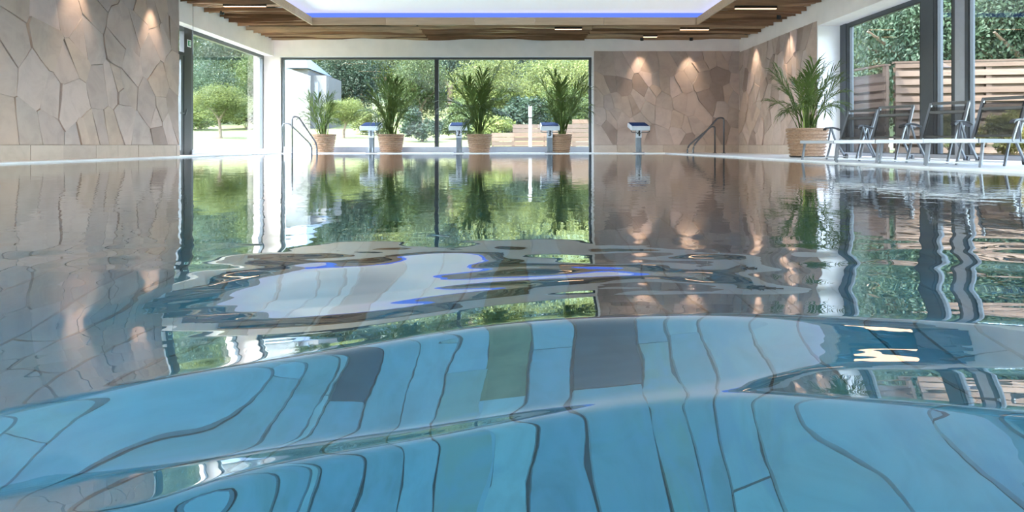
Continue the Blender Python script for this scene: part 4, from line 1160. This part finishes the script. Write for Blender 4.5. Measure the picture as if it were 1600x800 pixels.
# ------------------------------------------------------------------ potted palms
def basket_mesh(r0, r1, h):
    n, rows = 56, 9
    v, f = [], []
    lev = rows * 2 + 1
    for j in range(lev):
        u = j / (lev - 1)
        rad = r0 + (r1 - r0) * (u ** .8)
        bulge = .016 if j % 2 else -.010
        row = j // 2
        for k in range(n):
            a = 2 * PI * k / n
            w = .011 * math.sin(a * 14 + row * PI)
            r_ = rad + bulge + (w if j % 2 else 0)
            v.append((r_ * math.cos(a), r_ * math.sin(a), u * h))
    for j in range(lev - 1):
        for k in range(n):
            f.append((j * n + k, j * n + (k + 1) % n, (j + 1) * n + (k + 1) % n, (j + 1) * n + k))
    o_ = len(v)
    for k in range(n):                            # inner wall
        a = 2 * PI * k / n
        v.append(((r1 - .03) * math.cos(a), (r1 - .03) * math.sin(a), h))
    for k in range(n):
        a = 2 * PI * k / n
        v.append(((r1 - .05) * math.cos(a), (r1 - .05) * math.sin(a), h - .1))
    top = (lev - 1) * n
    for k in range(n):
        f.append((top + k, top + (k + 1) % n, o_ + (k + 1) % n, o_ + k))
        f.append((o_ + k, o_ + (k + 1) % n, o_ + n + (k + 1) % n, o_ + n + k))
    f.append(tuple(range(n - 1, -1, -1)))
    mb = MB().add(v, f)
    return mb.mesh('basket', M['basket'])

def rim_mesh(r, z):
    v, f = [], []
    n = 48
    for j in range(6):
        for k in range(n):
            a = 2 * PI * k / n
            c = 2 * PI * j / 6 + .6 * math.sin(a * 12)
            q = r + .016 * math.cos(c)
            v.append((q * math.cos(a), q * math.sin(a), z + .016 * math.sin(c)))
    for j in range(6):
        for k in range(n):
            f.append((j * n + k, j * n + (k + 1) % n, ((j + 1) % 6) * n + (k + 1) % n, ((j + 1) % 6) * n + k))
    return MB().add(v, f).mesh('rim', M['basket'])

def frond_mesh(i, bend, npairs=17, leaf=.34, start=.40):
    """feathered palm frond of unit length growing up and arching towards +x"""
    rr = random.Random(700 + i)
    pts = []
    x = z = 0.0
    n = 14
    for k in range(n + 1):
        pts.append(Vector((x, 0, z)))
        u = k / n
        a = bend * (.12 + .88 * u ** 1.7)
        x += math.sin(a) / n
        z += math.cos(a) / n
    mb = MB()
    mb.tube(pts, [.011 * (1 - .8 * k / n) + .002 for k in range(n + 1)], 5)
    def at(u):
        q = u * n
        k = min(int(q), n - 1)
        return pts[k].lerp(pts[k + 1], q - k), (pts[k + 1] - pts[k]).normalized()
    for k in range(npairs):
        u = start + (1 - start) * (k + .5) / npairs
        p, t = at(u)
        side = Vector((0, 1, 0))
        up = side.cross(t).normalized()
        ln = leaf * (math.sin(PI * min(1, .22 + .78 * (1 - (k / npairs)) ** .8)) * .75 + .35) * rr.uniform(.85, 1.1)
        for s in (-1, 1):
            ang = rr.uniform(.55, .8) - .35 * k / npairs
            d0 = (t * math.cos(ang) + side * s * math.sin(ang) + up * rr.uniform(-.05, .22) * -1).normalized()
            w = .0085 + .004 * rr.random()
            q0 = p
            q1 = p + d0 * ln * .5
            q2 = p + d0 * ln + Vector((0, 0, -1)) * ln * rr.uniform(.12, .42)
            wv = t.cross(d0).cross(d0).normalized() * w
            v = [q0 + wv * .4, q0 - wv * .4, q1 + wv, q1 - wv, q2]
            mb.add(v, [(0, 1, 3, 2), (2, 3, 4)])
    return mb.mesh('frond', M['palm'])
FR = [frond_mesh(i, bnd) for i, bnd in enumerate((.7, 1.15, 1.6, 2.0, 2.4))]
STALK = MB().tube([(0, 0, 0), (.01, 0, .5), (.03, 0, 1.0)], [.016, .013, .009], 6).mesh('stalk', M['stalk'])

def palm(x, y, label, seed, rpot=.33, hpot=.47, height=1.5, spread=1.0, nf=24, lean=(0, 0), saucer=False):
    rr = random.Random(seed)
    t = empty('potted_palm', (x, y, .013))
    bk = obj('basket', basket_mesh(rpot * .78, rpot, hpot), t)
    obj('rim', rim_mesh(rpot, hpot), bk)
    MB().lathe([(rpot - .055, hpot - .09), (rpot - .055, hpot - .05)], 24).build('soil', M['soil'], t)
    if saucer:
        MB().lathe([(rpot * .80, 0), (rpot * .9, .022), (rpot * .86, .022)], 28).build('saucer', M['black'], t)
    for k in range(9):
        a = rr.uniform(0, 2 * PI)
        q = rr.uniform(.02, .14)
        o = obj('stalk', STALK, t, (q * math.cos(a), q * math.sin(a), hpot - .06), (rr.uniform(-.12, .12) + lean[1] * -.3, rr.uniform(-.12, .12) + lean[0] * .3, rr.uniform(0, 6)))
        o.scale = (1, 1, height * rr.uniform(.35, .6))
    for k in range(nf):
        u = (k + .5) / nf                         # inner fronds stand up, outer ones arch over
        a = k * 2.39996 + rr.uniform(-.3, .3)
        if y > 15 and math.sin(a) > .1:           # no fronds grow into the window behind
            a = -a
        q = rr.uniform(.0, .13)
        m_ = FR[min(4, int(u * 5 * rr.uniform(.75, 1.1)))]
        ln = height * (1.06 - .42 * u) * rr.uniform(.85, 1.08)
        base = hpot - .06 + height * rr.uniform(.0, .16)
        o = obj('frond', m_, t, (q * math.cos(a) + lean[0] * .1, q * math.sin(a) + lean[1] * .1, base))
        tilt = rr.uniform(.0, .16) + .30 * u * spread
        o.rotation_euler = (Matrix.Rotation(lean[0] * .35, 3, 'Y') @ Matrix.Rotation(a, 3, 'Z') @ Matrix.Rotation(tilt, 3, 'Y')).to_euler()
        o.scale = (ln * spread, ln * .95, ln)
    tag(t, label, 'potted palm', 'potted palms in woven baskets')
    return t
palm(PX(505, 16.22), 16.22, 'short potted palm in woven basket by the left handrail', 1, .325, .48, 1.08, .72, 22, (-.15, 0))
palm(PX(611, 16.22), 16.22, 'tall dense potted palm in woven basket beside starting block number 1', 2, .345, .48, 1.42, .72, 30)
palm(PX(749, 16.22), 16.22, 'broad tall potted palm in woven basket between starting blocks 2 and 3', 3, .325, .48, 1.5, .85, 30, (-.1, 0))
palm(PX(876, 16.22), 16.22, 'tall potted palm in woven basket beside the right end of the wide window', 4, .29, .48, 1.45, .78, 24, (.15, 0))
palm(PX(1261, 10.2), 10.2, 'dark potted palm in woven basket at the head of the lounger row', 5, .315, .47, 1.05, .75, 32, (0, 0), True)

# ------------------------------------------------------------------ loungers
def lounger():
    t = empty('sun_lounger')
    hw, zs, yf = .255, .30, -1.25
    f = MB()
    for s in (-1, 1):
        f.bar((s * hw, yf, zs), (s * hw, .30, zs), .032, .045)
    f.bar((-hw, yf, zs), (hw, yf, zs), .03, .045)
    f.bar((-hw, .30, zs), (hw, .30, zs), .03, .03)
    f.build('seat_frame', M['alu'], t)
    v, fc = [], []
    n = 12
    for k in range(n + 1):
        y_ = yf + .03 + (-.02 - yf - .03) * k / n
        for j in range(5):
            xq = -hw + .012 + (2 * hw - .024) * j / 4
            v.append((xq, y_, zs + .018 - .035 * math.sin(PI * j / 4) * (.6 + .4 * math.sin(PI * k / n))))
    for k in range(n):
        for j in range(4):
            q = k * 5 + j
            fc.append((q, q + 1, q + 6, q + 5))
    MB().add(v, fc).build('seat_sling', M['textile'], t, True)
    al = R(57)
    L = .62
    def bp_(x_, s_, o_=0):
        return (x_, s_ * math.cos(al) - o_ * math.sin(al), zs + .02 + s_ * math.sin(al) + o_ * math.cos(al))
    br = MB()
    for s in (-1, 1):
        br.bar(bp_(s * (hw - .03), 0), bp_(s * (hw - .03), L), .028, .04)
    bk = br.build('backrest', M['alu'], t)
    MB().bar(bp_(-hw + .02, L), bp_(hw - .02, L), .035, .04).build('top_bar', M['black'], bk)
    v = [bp_(a, s_, .012) for s_ in (.03, L - .07) for a in (-hw + .04, hw - .04)]
    MB().add(v, [(0, 1, 3, 2)]).build('back_sling', M['textile'], bk)
    hem = MB()
    hem.bar(bp_(-hw + .045, .045, .016), bp_(hw - .045, .045, .016), .008, .03)
    hem.bar(bp_(-hw + .045, L - .17, .016), bp_(hw - .045, L - .17, .016), .008, .045)
    for s in (-1, 1):
        hem.bar(bp_(s * (hw - .05), .03, .014), bp_(s * (hw - .05), L - .07, .014), .022, .008)
    hem.build('hem', M['black'], bk)
    for s in (-1, 1):
        xa = s * (hw + .035)
        pts = [(xa, -.42, zs + .205), (xa, -.36, zs + .235), (xa, -.18, zs + .25), (xa, .02, zs + .235), (xa, .14, zs + .21)]
        mb = MB()
        for a_, c_ in zip(pts[:-1], pts[1:]):
            mb.bar(a_, c_, .05, .024)
        mb.build('armrest', M['black'], t, bevel=.006)
        br2 = MB()
        br2.bar((xa, -.20, zs + .24), (xa - s * .02, -.33, zs), .016, .03)
        br2.bar((xa, -.18, zs + .24), (xa - s * .02, -.06, zs), .016, .03)
        br2.build('arm_brace', M['alu'], t)
        MB().bar((s * hw, yf + .12, zs), (s * hw, yf + .04, .012), .022, .036).build('leg', M['alu'], t)
        MB().bar((s * (hw - .02), -.30, zs), (s * (hw - .02), -.46, .012), .02, .034).build('leg', M['alu'], t)
        MB().bar((s * (hw - .02), -.10, zs), (s * (hw - .02), .20, .05), .02, .034).build('leg', M['alu'], t)
        w = MB()
        w.tube([(s * (hw - .045), .22, .058), (s * (hw + .005), .22, .058)], .046, 16)
        w.build('wheel', M['black'], t)
    MB().bar((-hw, yf + .05, .06), (hw, yf + .05, .06), .018, .018).build('stretcher', M['alu'], t)
    MB().bar((-hw + .02, -.44, .06), (hw - .02, -.44, .06), .018, .018).build('stretcher', M['alu'], t)
    return t
lg = lounger()
spots = [(4.95, 8.80, 'beside the potted palm, farthest of the row', -53), (4.86, 7.85, 'second from the potted palm', -50),
         (5.02, 7.13, 'third from the potted palm', -54), (5.05, 6.36, 'nearest of the row, farthest from the palm', -56)]
for i, (x, y, w, a) in enumerate(spots):
    o = lg if i == 0 else copy_tree(lg)
    o.location = (x, y, .001)
    o.rotation_euler = (0, 0, R(a))
    o.scale = (.86, .86, .86)
    tag(o, 'aluminium sun lounger with black mesh sling, ' + w, 'sun lounger', 'sun loungers along the right pool edge')

# ------------------------------------------------------------------ garden
def ground_z(X, Y):
    r_ = np.hypot(X, Y)
    q = np.clip(r_ - 17.5, 0, 60)
    rise = .0019 * q ** 2 / (1 + q * .004)
    side = np.clip((X - 5) / 4, 0, 1)             # level ground before the right window front
    return -.06 + rise * (1 - side)
gx = np.linspace(-70, 50, 121)
gy = np.linspace(-10, 90, 101)
X_, Y_ = np.meshgrid(gx, gy)
Z_ = ground_z(X_, Y_)
Z_[(X_ > -7.2) & (X_ < 7.2) & (Y_ < 16.9)] = -2.0
nv, nu = X_.shape
idx = np.arange(nv * nu).reshape(nv, nu)
mb = MB()
mb.v = [tuple(p) for p in np.stack([X_, Y_, Z_], -1).reshape(-1, 3)]
mb.f = [tuple(q) for q in np.stack([idx[:-1, :-1], idx[:-1, 1:], idx[1:, 1:], idx[1:, :-1]], -1).reshape(-1, 4)]
tag(mb.build('garden_ground', M['lawn'], None, True), 'sunlit lawn rising gently away from the windows', kind='structure')
def gz(x, y):
    return float(ground_z(np.array(x), np.array(y)))

def crown_mesh(name, seed, rx, rz, zc, n, leaf, lobes, matname, flat=0.0):
    """cloud of leaves around a number of lobes"""
    g = np.random.default_rng(seed)
    c = g.normal(size=(lobes, 3))
    c /= np.linalg.norm(c, axis=1)[:, None]
    c *= g.uniform(.35, .85, (lobes, 1))
    c *= np.array([rx, rx, rz])
    lr = g.uniform(.32, .55, lobes) * min(rx, rz)
    k = g.integers(0, lobes, n)
    d = g.normal(size=(n, 3))
    d /= np.linalg.norm(d, axis=1)[:, None]
    p = c[k] + d * (lr[k] * g.uniform(.35, 1.05, n))[:, None]
    p[:, 2] += zc
    nrm = d * .8 + g.normal(size=(n, 3)) * .7 + np.array([0, 0, .4])
    nrm /= np.linalg.norm(nrm, axis=1)[:, None]
    a = np.cross(nrm, g.normal(size=(n, 3)))
    a /= np.linalg.norm(a, axis=1)[:, None]
    b_ = np.cross(nrm, a)
    s = leaf * g.uniform(.6, 1.3, n)[:, None]
    v = np.stack([p - a * s, p + b_ * s * .45 - a * s * .1, p + a * s, p - b_ * s * .45 - a * s * .1], 1).reshape(-1, 3)
    me = bpy.data.meshes.new(name)
    me.vertices.add(n * 4); me.vertices.foreach_set('co', v.ravel())
    me.loops.add(n * 4); me.loops.foreach_set('vertex_index', np.arange(n * 4))
    me.polygons.add(n)
    me.polygons.foreach_set('loop_start', np.arange(0, n * 4, 4))
    me.polygons.foreach_set('loop_total', np.full(n, 4))
    me.update(calc_edges=True)
    me.materials.append(M[matname])
    return me

def trunk_mesh(h, r, seed, spread):
    rr = random.Random(seed)
    mb = MB()
    b1 = Vector((rr.uniform(-.1, .1), rr.uniform(-.1, .1), h * .5))
    mb.tube([(0, 0, -.3), (.0, .03, h * .25), b1], [r, r * .85, r * .7], 8)
    for k in range(5):
        a = k * 1.3 + rr.uniform(0, .6)
        e1 = Vector((spread * math.cos(a), spread * math.sin(a), h * rr.uniform(.85, 1.1)))
        mb.tube([b1, b1.lerp(e1, .5) + Vector((0, 0, h * .06)), e1], [r * .55, r * .4, r * .15], 6)
    return mb.mesh('trunk', M['bark'])

# crowns of unit size: radius 1, height 2, shared between alike trees
CR = {}
for nm, mt, sd in (('light', 'leaf_light', 1), ('mid', 'leaf_mid', 2), ('dark', 'leaf_dark', 3), ('lightb', 'leaf_light', 4), ('midb', 'leaf_mid', 5), ('darkb', 'leaf_dark', 6)):
    CR[nm] = crown_mesh('crown', sd, 1.0, 1.0, 0.0, 26000, .030, 48, mt)
for nm, mt, sd in (('bush', 'leaf_mid', 11), ('bushd', 'leaf_dark', 12), ('bushl', 'leaf_light', 13), ('bushy', 'leaf_yellow', 14)):
    CR[nm] = crown_mesh('foliage', sd, 1.0, .8, 0.0, 4500, .07, 18, mt)
TRK = trunk_mesh(1.0, .045, 8, .35)

def tree(px, d, ytop, wpx, kind, label, low=.18, cat='tree', grp='trees in the garden', name='garden_tree'):
    """tree standing in the direction of column px at distance d, its top seen at row ytop"""
    x = PX(px, d)
    z0 = gz(x, d)
    top = PZ(ytop, d) - z0
    r_ = wpx * d / F / 2
    t = empty(name, (x, d, z0))
    zc = top * (1 + low) / 2
    c = obj('crown', CR[kind], t, (0, 0, zc), (0, 0, random.uniform(0, 6)))
    c.scale = (r_ * 1.05, r_ * 1.05, top * (1 - low) / 2 * 1.02)
    k = obj('trunk', TRK, t, None, (0, 0, random.uniform(0, 6)))
    k.scale = (top * .8, top * .8, zc)
    tag(t, label, cat, grp)
    return t
def bush(x, y, r_, h, kind, label, grp=None):
    z0 = gz(x, y)
    t = empty('garden_shrub', (x, y, z0))
    c = obj('foliage', CR[kind], t, (0, 0, h * .5), (0, 0, random.uniform(0, 6)))
    c.scale = (r_, r_, h * .6)
    mb = MB()
    for k in range(4):
        a = k * 1.6
        mb.tube([(0, 0, -.1), (r_ * .3 * math.cos(a), r_ * .3 * math.sin(a), h * .7)], [.03, .012], 5)
    mb.build('stem', M['bark'], t)
    tag(t, label, 'shrub', grp or 'shrubs in the garden')
    return t

# wooded slope that closes the view
hv, hf = [], []
for r_ in range(14):
    for k in range(161):
        a_ = -1.25 + 2.5 * k / 160
        dd_ = 78 + r_ * 4.0
        zz = 1.0 + 26 * (1 - math.exp(-r_ / 3.2)) + 1.6 * math.sin(k * .9 + r_) * (r_ > 0) + 1.2 * math.sin(k * 2.3 + r_ * 1.7) * (r_ > 0)
        hv.append((dd_ * math.sin(a_), dd_ * math.cos(a_), zz))
for r_ in range(13):
    for k in range(160):
        hf.append((r_ * 161 + k, r_ * 161 + k + 1, r_ * 161 + 162 + k, r_ * 161 + 161 + k))
tag(MB().add(hv, hf).build('wooded_hill', M['hill'], None, True), 'wooded green slope behind the garden trees', kind='structure')

# behind the wide window
tree(470, 68, 40, 150, 'mid', 'mid green tree behind the white house')
tree(548, 54, 66, 116, 'dark', 'dark blue green tree just right of the white house', .05)
tree(612, 72, 30, 120, 'lightb', 'bright green tree behind the second potted palm', .1)
tree(655, 46, 62, 96, 'midb', 'mid green tree left of the window mullion', .06)
tree(705, 62, 20, 110, 'darkb', 'dark tree behind the window mullion', .05)
tree(765, 43, 78, 120, 'light', 'bright green tree behind the third potted palm', .08)
tree(818, 72, 30, 120, 'dark', 'tall dark tree far behind the white lamp post', .05)
tree(852, 50, 92, 110, 'lightb', 'round bright tree between the third and fourth potted palms', .06)
tree(905, 42, 72, 110, 'light', 'bright green tree behind the fourth potted palm', .05)
tree(960, 60, 40, 130, 'mid', 'mid green tree at the right end of the wide window', .05)
tree(800, 36, 140, 110, 'bushd', 'low dark tree behind the wooden screens', .0)
tree(880, 38, 130, 90, 'midb', 'low mid green tree behind the tallest wooden screen', .0)
tree(735, 38, 140, 80, 'bush', 'low leafy tree left of the wooden screens', .0)
# behind the left window
tree(300, 72, 20, 130, 'mid', 'tall mid green tree seen beside the garden door', .04)
tree(352, 58, 40, 110, 'dark', 'dark tree behind the small lawn tree', .04)
tree(398, 70, 30, 110, 'lightb', 'bright tall tree at the far end of the left window', .06)
tree(325, 46, 95, 90, 'darkb', 'lower dark tree in the middle of the left window', .02)
tree(412, 54, 60, 90, 'midb', 'mid green tree hidden partly by the white corner pier', .04)
tree(346, 33, 134, 82, 'lightb', 'small spreading lawn tree with a bare trunk, outside the left window', .36)
tree(537, 36, 152, 64, 'light', 'small pale lawn tree right of the white house', .35)
# behind the right window front
tree(1345, 28, -60, 210, 'mid', 'leafy tree above the wooden fence corner', .15)
tree(1430, 20, -80, 190, 'dark', 'dark tree above the right fence', .2)
tree(1530, 25, -90, 230, 'midb', 'mid green tree behind the fence, above the nearest loungers', .15)
tree(1640, 17.5, -100, 230, 'darkb', 'dark tree behind the fence at the right edge', .15)
tree(1270, 35, -40, 180, 'light', 'bright tree behind the fence, beside the stone pier', .1)
tree(1750, 21, -100, 260, 'mid', 'leafy tree far along the right fence', .15)

bush(PX(660, 33), 33, 1.25, 1.9, 'bushd', 'dark rounded shrub on the lawn left of the window mullion')
bush(PX(312, 40), 40, 1.7, 1.9, 'bushl', 'pale shrub on the lawn near the garden door')
bush(PX(385, 42), 42, 2.0, 2.0, 'bush', 'green shrub on the lawn at the far end of the left window')
bush(PX(590, 40), 40, 1.6, 1.9, 'bushl', 'pale shrub on the lawn behind the second potted palm')
bush(PX(715, 36), 36, 1.3, 1.6, 'bush', 'green shrub behind starting block number 2')
bush(PX(770, 30), 30, 1.1, 1.7, 'bushl', 'pale shrub behind the lowest wooden screen')
bush(8.15, 11.2, .42, .95, 'bushy', 'yellow green shrub before the fence corner')
bush(8.55, 10.5, .40, .85, 'bushy', 'yellow flowering shrub behind the second lounger')
bush(9.2, 10.3, .5, .8, 'bushl', 'pale leafy shrub before the right fence')
bush(8.45, 8.7, .5, .8, 'bushy', 'low yellow green shrub behind the nearest lounger')
bush(8.2, 7.6, .5, .75, 'bush', 'low green shrub behind the nearest lounger')
bush(8.6, 6.6, .55, .8, 'bushl', 'low pale shrub at the right edge outside the window')

# white house
hx, hy = PX(440, 44), 44
hz0 = gz(hx, hy)
t = empty('white_house', (hx, hy, hz0))
wtop = PZ(112, hy) - hz0
wd = 66 * hy / F
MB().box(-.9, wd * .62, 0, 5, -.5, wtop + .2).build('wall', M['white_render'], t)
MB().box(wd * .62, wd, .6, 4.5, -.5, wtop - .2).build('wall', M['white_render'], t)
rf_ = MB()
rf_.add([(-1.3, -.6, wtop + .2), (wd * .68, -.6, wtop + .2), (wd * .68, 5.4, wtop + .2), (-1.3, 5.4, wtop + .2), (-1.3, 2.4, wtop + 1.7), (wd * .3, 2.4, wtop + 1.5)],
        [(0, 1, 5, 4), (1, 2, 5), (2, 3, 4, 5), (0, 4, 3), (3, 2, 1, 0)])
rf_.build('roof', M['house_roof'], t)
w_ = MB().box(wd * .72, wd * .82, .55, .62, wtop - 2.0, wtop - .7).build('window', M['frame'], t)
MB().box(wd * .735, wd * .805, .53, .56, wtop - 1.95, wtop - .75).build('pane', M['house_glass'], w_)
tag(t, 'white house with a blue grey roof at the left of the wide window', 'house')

# white lamp post
lx, ly = PX(828.5, 21), 21
t = empty('lamp_post', (lx, ly, gz(lx, ly)))
hh = PZ(165, ly) - gz(lx, ly)
MB().box(-.055, .055, -.055, .055, 0, hh * .72).build('post', M['white_lacquer'], t, bevel=.008)
MB().box(-.045, .045, -.045, .045, hh * .72, hh * .75).build('light_slot', M['black'], t)
MB().box(-.06, .06, -.06, .06, hh * .75, hh).build('cap', M['white_lacquer'], t, bevel=.008)
tag(t, 'slim white lamp post on the terrace before the wooden screens', 'lamp post')

# wooden board screens beyond the wide window
BOARD = {}
def boards(t, x0, x1, z0, z1, pitch, gap, y_=0.0, thick=.03, name='board'):
    z = z0
    L = x1 - x0
    key = (round(L, 3), round(pitch, 3), round(gap, 3), thick)
    if key not in BOARD:
        BOARD[key] = MB().box(-L / 2, L / 2, -thick / 2, thick / 2, 0, pitch - gap).mesh('board', M['fence'])
    while z < z1 - pitch * .5:
        obj(name, BOARD[key], t, ((x0 + x1) / 2, y_, z))
        z += pitch
def screen(p0, p1, ytop, d, label):
    x0, x1 = PX(p0, d), PX(p1, d)
    zb_ = gz((x0 + x1) / 2, d)
    t = empty('wooden_screen', ((x0 + x1) / 2, d, zb_))
    h = PZ(ytop, d) - zb_
    w = x1 - x0
    boards(t, -w / 2, w / 2, .03, h, .165, .012)
    n = max(2, int(w / 1.2) + 1)
    for k in range(n):
        xx = -w / 2 + .05 + (w - .1) * k / (n - 1)
        MB().box(xx - .035, xx + .035, .02, .09, -.1, h - .04).build('post', M['fence'], t)
    tag(t, label, 'wooden screen', 'larch board screens on the terrace')
screen(768, 803, 208, 23.0, 'lowest wooden board screen, left of the white lamp post')
screen(801, 900, 197, 23.6, 'long wooden board screen behind the white lamp post')
screen(894, 930, 185, 22.4, 'tallest wooden board screen at the right end of the wide window')

# slatted fence beyond the right window front
def fence(ax, ay, bx_, by_, h, label, posts):
    L = math.hypot(bx_ - ax, by_ - ay)
    t = empty('slatted_fence', (ax, ay, -.06), math.atan2(by_ - ay, bx_ - ax))
    boards(t, 0, L, .12, h, .172, .06, -.045)
    boards(t, 0, L, .035, h - .08, .172, .06, .045)
    for q in posts:
        MB().box(L * q - .05, L * q + .05, -.03, .03, -.1, h + .02).build('post', M['fence'], t)
    MB().box(-.02, L + .02, -.07, .07, h - .01, h + .025).build('cap_board', M['fence'], t)
    tag(t, label, 'fence', 'slatted larch fence')
fence(7.73, 12.53, 7.73 - .35, 14.3, 1.92, 'short slatted fence panel running back beside the stone pier', (.02, .98))
fence(7.80, 12.40, 14.5, 11.2, 1.95, 'long slatted larch fence behind the loungers', (.01, .25, .5, .75, .98))
